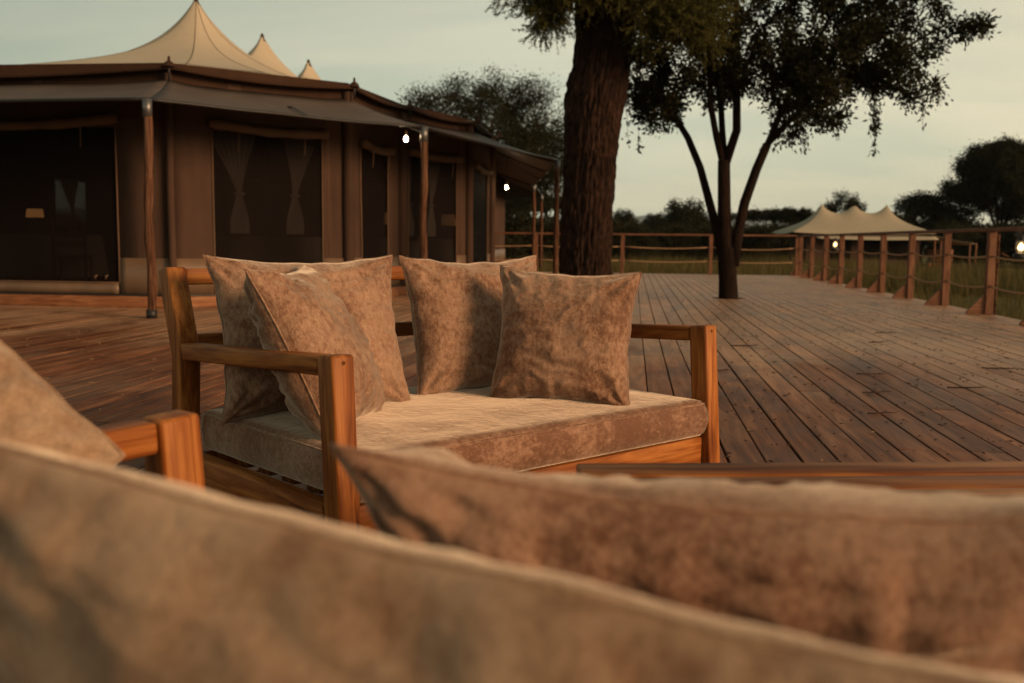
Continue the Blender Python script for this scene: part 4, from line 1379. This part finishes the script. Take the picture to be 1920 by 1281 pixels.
def tree_object(name, label, loc, limbs, targets, leaf, bark, seed, per_tip, spread, ll, lw, group=None, n_limb=10, rz=0.0, stems=(), step=0.28, r_tip=0.006, along=0.5, droop=0.0, jitter=0.5, extra=None, cat='tree'):
    rs = np.random.RandomState(seed)
    t = thing(name, label, cat, loc, rz, group)
    A, chains, rad, ends = grow_branches(limbs, targets, rs, step, r_tip, droop)
    m = MB()
    for lm in limbs:
        m.tube([p for p, r in lm], [r for p, r in lm], n_limb)
    for c in chains:
        rr = [rad(i) for i in c]
        rr[0] = min(rr[0], rr[1] * 1.25)
        m.tube([A[i] for i in c], rr, 4 if rr[0] < 0.03 else 6, False)
    for x_, y_, z0_, z1_, k_ in stems:
        m.tube([(x_ - 0.06, y_, z0_ + 0.4), (x_, y_, z0_), (x_ + 0.03, y_, z1_ - 0.02)], [0.008, 0.005, 0.002], 4, False)
    m.build('trunk', bark, t, True)
    cs_, ds_ = [], []
    for c, (e_, d_) in zip(chains, ends):
        k = per_tip
        L_ = len(c)
        f = rs.uniform(0, 1, k) ** along
        seg = np.clip((f * (L_ - 1)), 0, L_ - 1.001); i0 = seg.astype(int); fr = (seg - i0)[:, None]
        ca = np.array(c)
        lo = max(0, L_ - 5)
        seg = lo + rs.uniform(0, 1, k) ** along * (L_ - 1 - lo) * 0.999
        i0 = seg.astype(int); fr = (seg - i0)[:, None]
        p = A[ca[i0]] * (1 - fr) + A[ca[np.minimum(i0 + 1, L_ - 1)]] * fr
        off = rs.normal(0, spread, (k, 3))
        cs_.append(p + off); ds_.append(off / (spread + 1e-6) * 0.6 + d_ / (np.linalg.norm(d_) + 1e-9) * 0.7 + np.array([0, 0, -0.25]))
    if extra:
        for p_, d_ in extra(rs):
            cs_.append(p_); ds_.append(d_)
    me = leaf_mesh('crown', np.concatenate(cs_), np.concatenate(ds_), ll, lw, leaf, seed, jitter)
    link(bpy.data.objects.new('crown', me), t)
    return t

# --- slim many-stemmed tree growing through the deck; local axes: x across, y into the picture, z up
SLIM = (1.505, 15.98, 0)
def sl(px, pz, y=0.0): return (px, y, pz)
limbs = [
    [(sl(0.02, -0.3), 0.165), (sl(0.0, 0.0), 0.155), (sl(-0.02, 0.3), 0.142), (sl(-0.04, 0.58), 0.145), (sl(-0.05, 0.8), 0.13)],
    [(sl(-0.08, 0.58), 0.085), (sl(-0.22, 1.15, 0.1), 0.070), (sl(-0.33, 1.55, 0.15), 0.064), (sl(-0.47, 2.05, 0.2), 0.058), (sl(-0.66, 2.52, 0.3), 0.052), (sl(-0.92, 2.95, 0.4), 0.043), (sl(-1.20, 3.35, 0.5), 0.030)],
    [(sl(-0.04, 0.55), 0.12), (sl(-0.08, 0.95), 0.108), (sl(-0.11, 1.35), 0.102), (sl(-0.13, 1.85), 0.098), (sl(-0.14, 2.15), 0.094)],
    [(sl(-0.15, 2.08), 0.055), (sl(-0.29, 2.5, -0.1), 0.050), (sl(-0.42, 3.0, -0.2), 0.046), (sl(-0.46, 3.6, -0.3), 0.040), (sl(-0.55, 4.3, -0.4), 0.030)],
    [(sl(-0.13, 2.1), 0.058), (sl(-0.16, 2.6, 0.1), 0.050), (sl(-0.18, 3.1, 0.2), 0.046), (sl(-0.26, 3.6, 0.3), 0.038), (sl(-0.30, 4.3, 0.4), 0.028)],
    [(sl(-0.12, 2.08), 0.070), (sl(0.02, 2.6, -0.1), 0.064), (sl(0.0, 3.2, -0.1), 0.060), (sl(-0.03, 4.0, -0.1), 0.052), (sl(-0.05, 4.9, 0.0), 0.040), (sl(0.1, 5.7, 0.1), 0.025)],
    [(sl(0.05, 0.52), 0.10), (sl(0.10, 1.0, -0.05), 0.082), (sl(0.18, 1.5, -0.1), 0.076), (sl(0.32, 2.0, -0.2), 0.070), (sl(0.46, 2.38, -0.25), 0.066)],
    [(sl(0.46, 2.36, -0.25), 0.050), (sl(0.62, 2.8, -0.3), 0.044), (sl(0.95, 3.5, -0.2), 0.036), (sl(1.4, 4.3, 0.0), 0.028), (sl(1.9, 5.1, 0.1), 0.018)],
    [(sl(0.46, 2.38, -0.25), 0.050), (sl(0.75, 2.72, -0.4), 0.044), (sl(1.05, 3.05, -0.5), 0.038), (sl(1.6, 3.42, -0.5), 0.032), (sl(2.3, 3.72, -0.4), 0.024), (sl(3.1, 4.2, -0.3), 0.014)],
]
def B_(cx, cz, rx, rz_, y=0.0, ry=0.9): return ((cx, y, cz), (rx, ry, rz_))
blobs = [B_(-1.15, 3.15, 0.60, 0.55, 0.3), B_(-0.55, 3.45, 0.85, 0.6, 0.1), B_(0.2, 3.75, 0.9, 0.7, 0, 1.1), B_(1.0, 3.6, 0.9, 0.7, -0.3, 1.0), B_(1.05, 2.95, 0.75, 0.42, -0.4),
         B_(1.75, 3.6, 0.75, 0.65, -0.4), B_(2.45, 3.55, 0.55, 0.55, -0.4), B_(3.15, 4.1, 0.62, 0.26, -0.3, 0.5), B_(2.2, 4.45, 1.15, 0.5, -0.1), B_(0.4, 4.9, 1.8, 0.7, 0.1, 1.4),
         B_(1.9, 5.3, 1.5, 0.7, 0, 1.2), B_(2.75, 3.1, 0.25, 0.22, -0.4, 0.3), B_(-1.0, 4.3, 0.9, 0.6, 0.2), B_(0.75, 2.65, 0.35, 0.25, -0.3, 0.4), B_(-1.45, 3.75, 0.5, 0.5, 0.4), B_(-1.5, 3.0, 0.32, 0.3, 0.3, 0.5)]
rs = np.random.RandomState(5)
tg = sample_blobs(blobs, 700, rs, 0.2)
SPRAYS = ((2.02, -0.4, 3.15, 2.22, 80), (1.98, -0.45, 3.1, 2.5, 60), (2.06, -0.35, 3.0, 2.6, 50), (1.45, -0.4, 2.9, 2.45, 34), (0.95, -0.4, 2.65, 2.25, 36), (-1.45, 0.3, 2.85, 2.3, 26), (-1.62, 0.35, 2.8, 2.4, 20), (2.75, -0.35, 3.05, 2.65, 26))
def hanging_sprays(rs):
    out = []
    for x, y, z0, z1, k in SPRAYS:
        f = rs.uniform(0, 1, k)[:, None]
        p = np.array([[x, y, z0]]) * (1 - f) + np.array([[x + 0.03, y, z1]]) * f
        p[:, :2] += rs.normal(0, 0.045, (k, 2)) * (1.4 - f)
        d = np.tile(np.array([[0, 0, -1.0]]), (k, 1)) + rs.normal(0, 0.5, (k, 3))
        out.append((p, d))
    return out
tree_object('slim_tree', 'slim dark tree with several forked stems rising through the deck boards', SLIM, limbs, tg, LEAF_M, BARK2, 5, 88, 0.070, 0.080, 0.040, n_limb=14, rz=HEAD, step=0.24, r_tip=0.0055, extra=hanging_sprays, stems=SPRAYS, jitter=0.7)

# --- thick thorn tree
def thorn_tree():
    t = thing('thorn_tree', 'thick rough-barked thorn tree rising through the deck by the sofa', 'tree', (-0.66, 14.12, 0), HEAD)
    # silhouette read up the trunk: z, centre x, half width
    prof = [(-0.5, 0.03, 0.42), (0.0, 0.01, 0.405), (0.25, 0.0, 0.388), (0.6, 0.0, 0.372), (1.0, 0.0, 0.365), (1.5, 0.01, 0.362), (2.0, 0.03, 0.366), (2.35, 0.05, 0.385), (2.6, 0.07, 0.405), (2.85, 0.10, 0.43),
            (3.05, 0.12, 0.42), (3.3, 0.17, 0.395), (3.7, 0.19, 0.40), (4.1, 0.20, 0.42), (4.6, 0.20, 0.40), (5.2, 0.18, 0.33)]
    zs = np.linspace(-0.5, 5.2, 260)
    pz = [p[0] for p in prof]
    cx = np.interp(zs, pz, [p[1] for p in prof]); hw = np.interp(zs, pz, [p[2] for p in prof])
    n = 150
    m = MB()
    for z, c, r in zip(zs, cx, hw):
        tw = 0.35 * z
        for k in range(n):
            a = 2 * math.pi * k / n
            a2 = a + 0.10 * math.sin(z * 1.7) + 0.12 * mnoise.noise(Vector((math.cos(a), math.sin(a), z * 0.7)))
            ca, sa = math.cos(a2), math.sin(a2)
            rr = r * (1 + 0.05 * mnoise.noise(Vector((ca * 1.4, sa * 1.4, z * 0.8))))
            # bark: long interlocking ridges parted by deep furrows
            w1 = mnoise.noise(Vector((ca * 6.5, sa * 6.5, z * 1.15)))
            w2 = mnoise.noise(Vector((ca * 15, sa * 15, z * 4.0 + 3)))
            w3 = mnoise.noise(Vector((ca * 34, sa * 34, z * 13 + 7)))
            fur = max(0.0, 1 - abs(w1) * 5.0)
            rr += -0.040 * fur + 0.022 * w2 - 0.022 * max(0, 1 - abs(w2) * 4.5) + 0.010 * w3
            m.v.append((c + rr * ca, rr * sa * 0.95, z))
    for j in range(len(zs) - 1):
        for k in range(n):
            k2 = (k + 1) % n
            m.f.append((j * n + k, j * n + k2, (j + 1) * n + k2, (j + 1) * n + k))
    m.build('trunk', BARK, t, True)
    rs = np.random.RandomState(9)
    lb = [[((0.18, 0, 3.6), 0.2), ((0.15, 0, 4.6), 0.2)],
          [((0.0, -0.2, 4.0), 0.12), ((-0.35, -0.6, 4.5), 0.08), ((-0.8, -0.8, 4.75), 0.045)],
          [((0.35, -0.2, 4.0), 0.12), ((0.8, -0.7, 4.45), 0.08), ((1.4, -0.9, 4.6), 0.045)],
          [((0.2, -0.2, 4.4), 0.10), ((0.2, -0.9, 4.8), 0.06), ((0.1, -1.3, 4.9), 0.03)]]
    bl = [B_(-0.62, 4.12, 0.45, 0.34, -0.5, 0.5), B_(-0.25, 4.5, 0.7, 0.35, -0.7, 0.6), B_(0.25, 4.42, 0.5, 0.30, -0.9, 0.4), B_(0.85, 4.15, 0.55, 0.38, -0.6, 0.5), B_(1.15, 3.85, 0.48, 0.40, -0.7, 0.5),
          B_(1.42, 3.72, 0.30, 0.32, -0.7, 0.4), B_(0.6, 4.6, 1.2, 0.4, -0.4, 0.9), B_(1.6, 4.3, 0.4, 0.3, -0.6, 0.4), B_(-0.95, 4.15, 0.28, 0.12, -0.5, 0.3), B_(0.15, 4.12, 0.42, 0.22, -0.8, 0.25), B_(-0.6, 3.92, 0.35, 0.22, -0.55, 0.3), B_(0.75, 3.98, 0.4, 0.3, -0.75, 0.3), B_(0.75, 3.75, 0.22, 0.25, -0.5, 0.25), B_(-0.55, 3.78, 0.22, 0.16, -0.5, 0.25)]
    tg = sample_blobs(bl, 640, rs, 0.1)
    A, chains, rad, ends = grow_branches(lb, tg, rs, 0.12, 0.0045, 0.10)
    bm_ = MB()
    for lm in lb[1:]:
        bm_.tube([p for p, r in lm], [r for p, r in lm], 8)
    for c in chains:
        rr = [min(0.05, rad(i)) for i in c]
        bm_.tube([A[i] for i in c], rr, 4, False)
    # long spiky shoots clothed in tiny leaves
    cs_, ds_ = [], []
    for (e_, d_) in ends:
        for q in range(5):
            dr = d_ / (np.linalg.norm(d_) + 1e-9) * 0.5 + rs.normal(0, 0.55, 3); dr[2] -= 0.25
            dr /= np.linalg.norm(dr)
            ln = rs.uniform(0.15, 0.50)
            s0 = e_ - dr * 0.02 + rs.normal(0, 0.05, 3)
            cv = rs.normal(0, 0.03, 3)
            bm_.tube([s0, s0 + dr * ln * 0.5 + cv, s0 + dr * ln], [0.003, 0.0022, 0.001], 3, False)
            k = int(ln * 200)
            f = rs.uniform(0, 1, k)[:, None]
            p = s0 + dr * ln * f + cv * 4 * f * (1 - f)
            sd_ = rs.normal(0, 1, (k, 3))
            cs_.append(p); ds_.append(sd_ + dr * 0.9)
    bm_.build('branches', BARK2, t, True)
    me = leaf_mesh('crown', np.concatenate(cs_), np.concatenate(ds_), 0.036, 0.011, LEAF_T, 9, 0.3)
    link(bpy.data.objects.new('crown', me), t)
thorn_tree()

# --- trees and bushes of the savanna beyond the deck
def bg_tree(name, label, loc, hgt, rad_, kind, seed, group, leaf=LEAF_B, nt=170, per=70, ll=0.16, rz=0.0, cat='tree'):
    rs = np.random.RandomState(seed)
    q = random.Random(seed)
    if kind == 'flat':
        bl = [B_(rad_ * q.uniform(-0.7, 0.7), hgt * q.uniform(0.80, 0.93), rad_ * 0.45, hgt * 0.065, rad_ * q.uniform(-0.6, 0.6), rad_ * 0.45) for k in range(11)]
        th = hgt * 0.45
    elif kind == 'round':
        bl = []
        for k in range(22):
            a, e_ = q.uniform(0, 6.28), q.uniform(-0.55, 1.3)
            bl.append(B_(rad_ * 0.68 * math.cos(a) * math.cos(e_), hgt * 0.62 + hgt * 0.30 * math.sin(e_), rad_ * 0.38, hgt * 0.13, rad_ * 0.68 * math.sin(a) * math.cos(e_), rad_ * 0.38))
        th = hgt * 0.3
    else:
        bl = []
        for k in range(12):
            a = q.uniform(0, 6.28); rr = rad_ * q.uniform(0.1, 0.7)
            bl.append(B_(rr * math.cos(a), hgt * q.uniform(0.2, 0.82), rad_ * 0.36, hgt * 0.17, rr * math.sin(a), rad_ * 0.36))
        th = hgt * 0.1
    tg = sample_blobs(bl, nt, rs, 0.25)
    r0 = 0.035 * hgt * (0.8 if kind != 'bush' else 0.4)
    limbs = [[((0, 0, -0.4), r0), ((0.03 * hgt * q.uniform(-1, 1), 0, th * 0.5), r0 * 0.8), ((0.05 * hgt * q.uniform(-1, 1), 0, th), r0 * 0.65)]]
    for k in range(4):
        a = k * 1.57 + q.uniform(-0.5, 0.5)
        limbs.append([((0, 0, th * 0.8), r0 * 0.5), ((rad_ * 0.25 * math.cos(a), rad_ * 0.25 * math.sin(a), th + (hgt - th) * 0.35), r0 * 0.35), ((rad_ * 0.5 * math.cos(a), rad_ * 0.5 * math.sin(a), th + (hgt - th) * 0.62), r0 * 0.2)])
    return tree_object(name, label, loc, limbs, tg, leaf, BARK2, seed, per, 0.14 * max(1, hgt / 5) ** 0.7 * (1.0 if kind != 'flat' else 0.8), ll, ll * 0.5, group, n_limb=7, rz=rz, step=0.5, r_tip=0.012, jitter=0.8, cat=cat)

def at(px, d): 
    """image pixel column (0..1920) and distance in metres"""
    p = view_to_ground((px - 960) / 1867 * d, d)  # image pixel column turned into a sideways offset at that distance
    return (p.x, p.y, GZ)
G1 = 'trees beyond the deck'
bg_tree('acacia_tree', 'broad spreading acacia rising behind the big tent awning', at(905, 40), 7.8, 4.7, 'round', 28, G1, nt=620, per=120, ll=0.10)
bg_tree('acacia_tree', 'big round dense tree over the half hidden small tent', at(1866, 62), 7.6, 3.4, 'round', 35, G1, nt=600, per=150, ll=0.15)
round1 = bg_tree('acacia_tree', 'lone round-topped tree behind the far railing beside the slim tree', at(1290, 66), 4.2, 1.85, 'round', 23, G1, nt=220)
flat1 = bg_tree('acacia_tree', 'flat-topped acacia between the slim tree and the small tent', at(1440, 72), 3.8, 3.0, 'flat', 24, G1, nt=240)
bg_tree('acacia_tree', 'ragged tree top standing up behind the small tent peaks', at(1574, 74), 5.0, 1.9, 'round', 25, G1, nt=150, per=60)
bg_tree('acacia_tree', 'wide bushy tree behind the roof end of the small tent', at(1722, 66), 4.6, 2.6, 'round', 26, G1, nt=300)
bush1 = bg_tree('shrub', 'dark dense shrub standing in the line behind the far railing', at(1190, 52), 2.6, 2.0, 'bush', 31, 'shrubs beyond the deck', nt=150, per=60, ll=0.13, cat='shrub')
bush2 = bg_tree('shrub', 'dark dense shrub standing in the line behind the far railing', at(1240, 56), 2.4, 2.2, 'bush', 32, 'shrubs beyond the deck', nt=150, per=60, ll=0.13, cat='shrub')
q = random.Random(77)
def again(src, px, d, s, label=None):
    c = copy_tree(src)
    c.location = at(px, d)
    c.rotation_euler = (0, 0, q.uniform(0, 6.28))
    c.scale = (s * q.uniform(0.9, 1.15), s * q.uniform(0.9, 1.15), s)
    if label: c['label'] = label
    return c
for px, d, s in ((935, 44, 1.2), (985, 50, 1.15), (1020, 47, 1.0), (1065, 55, 1.05), (1130, 60, 1.15), (1165, 66, 1.1), (1215, 62, 1.0), (1265, 54, 0.95), (1310, 58, 1.05), (1345, 62, 1.1), (1385, 56, 1.0), (1420, 60, 1.1), (1460, 64, 1.1), (1500, 62, 1.1)):
    again(bush1 if q.random() < 0.5 else bush2, px, d, s)
for px, d, s in ((1640, 72, 1.3), (1680, 70, 1.3), (1760, 64, 1.35), (1800, 60, 1.2), (1835, 58, 1.15), (1900, 66, 1.3), (1960, 60, 1.3), (2050, 60, 1.5)):
    again(bush2 if q.random() < 0.5 else bush1, px, d, s, 'dark dense shrub standing behind the small tents')
again(round1, 1150, 95, 1.05, 'smaller tree in the gap between the thick trunk and the lone tree')
again(round1, 1225, 100, 1.0, 'hazy small tree showing over the shrubs near the lone tree')
again(flat1, 1640, 90, 1.05, 'low flat tree peeping between the small tent peaks')
again(round1, 1772, 84, 0.95, 'dark tree filling the gap beside the big round tree')
again(flat1, 1010, 75, 1.25, 'flat tree glimpsed under the big tent awning')
again(round1, 2080, 75, 1.9, 'tall round tree past the half hidden small tent')
# a far wood closes the view
rs = np.random.RandomState(3)
nb = 260
cen_, dr_ = [], []
for k in range(nb):
    a = R(-46 + 92 * k / nb + rs.uniform(-0.2, 0.2)); d = rs.uniform(125, 175)
    c = view_to_ground(math.sin(a) * d, math.cos(a) * d)
    rr = rs.uniform(2.0, 4.2); hh = rs.uniform(2.4, 4.4)
    kk = 170
    v = rs.normal(0, 1, (kk, 3)); v /= np.linalg.norm(v, axis=1)[:, None]
    v *= (rs.uniform(0, 1, kk) ** 0.4)[:, None]
    cen_.append(np.array([c.x, c.y, GZ + hh * 0.45]) + v * np.array([rr, rr, hh * 0.55])); dr_.append(v + 0.1)
me = leaf_mesh('distant_woodland', np.concatenate(cen_), np.concatenate(dr_), 0.75, 0.5, LEAF_B, 3, 0.8)
tag(link(bpy.data.objects.new('distant_woodland', me)), 'dark far-off woodland along the horizon', 'woodland', kind='stuff')

# ------------------------------------------------------------------ grass
def grass_mesh(name, n, region, hmin, hmax, wd, seed):
    rs = np.random.RandomState(seed)
    x, y = region(rs, n)
    cl = np.array([mnoise.noise(Vector((a * 0.35, b * 0.35, 1))) for a, b in zip(x, y)])
    hgt = (hmin + (hmax - hmin) * rs.uniform(0, 1, n) ** 1.6) * (1 + 0.8 * np.clip(cl, -0.6, 1))
    az = rs.uniform(0, 6.283, n)
    ln = rs.normal(0, 0.28, (n, 2)) * hgt[:, None]
    v = np.empty((n, 3, 3))
    base = np.stack([x, y, np.full(n, GZ - 0.02)], 1)
    sd_ = np.stack([np.cos(az), np.sin(az), np.zeros(n)], 1) * (wd * rs.uniform(0.6, 1.4, n))[:, None]
    v[:, 0] = base - sd_; v[:, 1] = base + sd_
    v[:, 2] = base + np.concatenate([ln, hgt[:, None]], 1)
    me = bpy.data.meshes.new(name)
    me.vertices.add(n * 3); me.loops.add(n * 3); me.polygons.add(n)
    me.vertices.foreach_set('co', v.reshape(-1))
    me.loops.foreach_set('vertex_index', np.arange(n * 3, dtype=np.int32))
    me.polygons.foreach_set('loop_start', np.arange(0, n * 3, 3, dtype=np.int32))
    me.polygons.foreach_set('loop_total', np.full(n, 3, dtype=np.int32))
    me.materials.append(GRASSM); me.update(calc_edges=True)
    return tag(link(bpy.data.objects.new(name, me)), kind='stuff')
def reg_side(rs, n):
    return 4.75 + 13 * rs.uniform(0, 1, n) ** 1.5, 8 + 40 * rs.uniform(0, 1, n) ** 1.2
def reg_far(rs, n):
    return rs.uniform(-5, 16, n), 28.15 + 32 * rs.uniform(0, 1, n) ** 1.4
tag(grass_mesh('grass', 60000, reg_side, 0.10, 0.42, 0.006, 1), 'green tussocky grass beside the railing', 'grass')
tag(grass_mesh('grass', 90000, reg_far, 0.18, 0.80, 0.012, 2), 'yellowish long grass past the end of the deck', 'grass')

# ------------------------------------------------------------------ litter on the boards
def litter(name, n, mat, region, smin, smax, seed, label):
    rs = np.random.RandomState(seed)
    m = MB()
    for k in range(n):
        x, y = region(rs)
        s = rs.uniform(smin, smax)
        a = rs.uniform(0, 6.28); l = s * rs.uniform(0.7, 1.8)
        ca, sa = math.cos(a), math.sin(a)
        P = [(l, 0, 0.4), (0, s * 0.6, 0.3), (-l, 0, 0.5), (0, -s * 0.6, 0.3), (0, 0, 1.0), (0, 0, 0.0)]
        m.add([(x + px * ca - py * sa, y + px * sa + py * ca, 0.0025 + pz * s * 0.55) for px, py, pz in P],
              [(0, 1, 4), (1, 2, 4), (2, 3, 4), (3, 0, 4), (1, 0, 5), (2, 1, 5), (3, 2, 5), (0, 3, 5)])
    o = m.build(name, mat)
    return tag(o, label, 'litter', kind='stuff')
def r_right(rs):
    y = 3.6 + 12 * rs.uniform() ** 1.4
    return 0.3 + rs.uniform() * 4.1, y
def r_left(rs):
    return -6.5 + rs.uniform() * 5.0, 3.5 + rs.uniform() ** 1.1 * 6.5
litter('seed_litter', 1500, SEED_D, r_right, 0.006, 0.015, 1, 'dark seed husks scattered over the open deck')
litter('seed_litter', 500, SEED, r_right, 0.006, 0.013, 2, 'pale seed husks scattered over the open deck')
litter('seed_litter', 900, SEED, r_left, 0.005, 0.012, 3, 'pale seed husks scattered before the big tent')
def collar(cx, cy, r, label, seed):
    rs = np.random.RandomState(seed); m = MB()
    for k in range(140):
        a = rs.uniform(0, 6.283); d = r * (1 + abs(rs.normal(0, 0.22)))
        s = rs.uniform(0.006, 0.02); l = s * rs.uniform(0.8, 2.0); b0 = rs.uniform(0, 6.28)
        ca, sa = math.cos(b0), math.sin(b0); x, y = cx + d * math.cos(a), cy + d * math.sin(a)
        P = [(l, 0, 0.4), (0, s * 0.6, 0.3), (-l, 0, 0.5), (0, -s * 0.6, 0.3), (0, 0, 1.0), (0, 0, 0.0)]
        m.add([(x + px * ca - py * sa, y + px * sa + py * ca, 0.0025 + pz * s * 0.5) for px, py, pz in P],
              [(0, 1, 4), (1, 2, 4), (2, 3, 4), (3, 0, 4), (1, 0, 5), (2, 1, 5), (3, 2, 5), (0, 3, 5)])
    tag(m.build('bark_litter', SEED_D), label, 'litter', kind='stuff')
collar(1.505, 15.98, 0.18, 'dark bark crumbs round the foot of the slim tree', 4)
collar(-0.65, 14.12, 0.43, 'dark bark crumbs round the foot of the thick tree', 5)
def twig(x, y, ln, rz, seed, label):
    t = MB(); q = random.Random(seed)
    pts = [((i / 8 - 0.5) * ln, ln * (0.05 * math.sin(i * 1.1 + seed) + q.uniform(-0.035, 0.035)), 0.007 + 0.004 * q.random()) for i in range(9)]
    r0 = q.uniform(0.0035, 0.0055)
    t.tube(pts, [r0 * f for f in (0.8, 1.0, 1.1, 1.0, 0.9, 0.8, 0.65, 0.5, 0.3)], 6)
    for k in range(2, 8):
        if q.random() < 0.55:
            p = pts[k]; sd_ = q.choice((-1, 1)); l2 = ln * q.uniform(0.06, 0.22)
            t.tube([p, (p[0] + 0.6 * l2, p[1] + sd_ * l2 * 0.5, p[2] + 0.004), (p[0] + l2, p[1] + sd_ * l2 * 0.75, p[2] + 0.008)], [r0 * 0.6, r0 * 0.45, r0 * 0.2], 5)
    o = t.build('twig', TWIG, None, True)
    o.location = (x, y, 0.0); o.rotation_euler = (0, 0, rz)
    tag(o, label, 'twig', 'fallen twigs on the deck')
TW = [(2.05, 6.35, 0.24, 0.10), (1.45, 6.05, 0.20, 0.35), (2.62, 7.4, 0.26, -0.12), (1.30, 5.3, 0.17, 0.2), (2.5, 5.35, 0.30, 0.12), (2.95, 5.45, 0.14, -0.1), (0.95, 8.6, 0.24, 0.12), (2.2, 9.2, 0.2, 0.3), (0.62, 6.9, 0.13, 0.4), (1.6, 6.9, 0.18, 0.0), (2.5, 10.2, 0.22, 0.1), (3.4, 8.0, 0.18, 0.5)]
for k, (x, y, l, a) in enumerate(TW):
    twig(x, y, l, a + HEAD, k, 'thin dark fallen twig lying on the open deck boards')
m = MB(); m.tube([(0, 0, 0.02), (0.16, 0.1, 0.18), (0.30, 0.22, 0.40)], [0.022, 0.018, 0.010], 7); m.tube([(0.12, 0.08, 0.14), (0.02, 0.2, 0.30)], [0.012, 0.005], 5)
o = m.build('broken_stick', TWIG, None, True); o.location = (4.95, 14.2, GZ)
tag(o, 'dark broken stick poking out of the grass behind the railing', 'stick')

# ------------------------------------------------------------------ evening haze
hz = MB(); hz.box((0, 2400, 189.0), (15700, 10900, 381.0))
hm = bpy.data.materials.new('evening_haze'); hm.use_nodes = True
hn = hm.node_tree; hn.nodes.clear()
ho = hn.nodes.new('ShaderNodeOutputMaterial'); hv = hn.nodes.new('ShaderNodeVolumePrincipled')
hv.inputs['Color'].default_value = (0.74, 0.91, 1.0, 1); hv.inputs['Density'].default_value = 0.0001; hv.inputs['Anisotropy'].default_value = 0.0
hn.links.new(hv.outputs[0], ho.inputs['Volume'])
tag(hz.build('haze', hm), kind='stuff')
SC.cycles.volume_bounces = 0
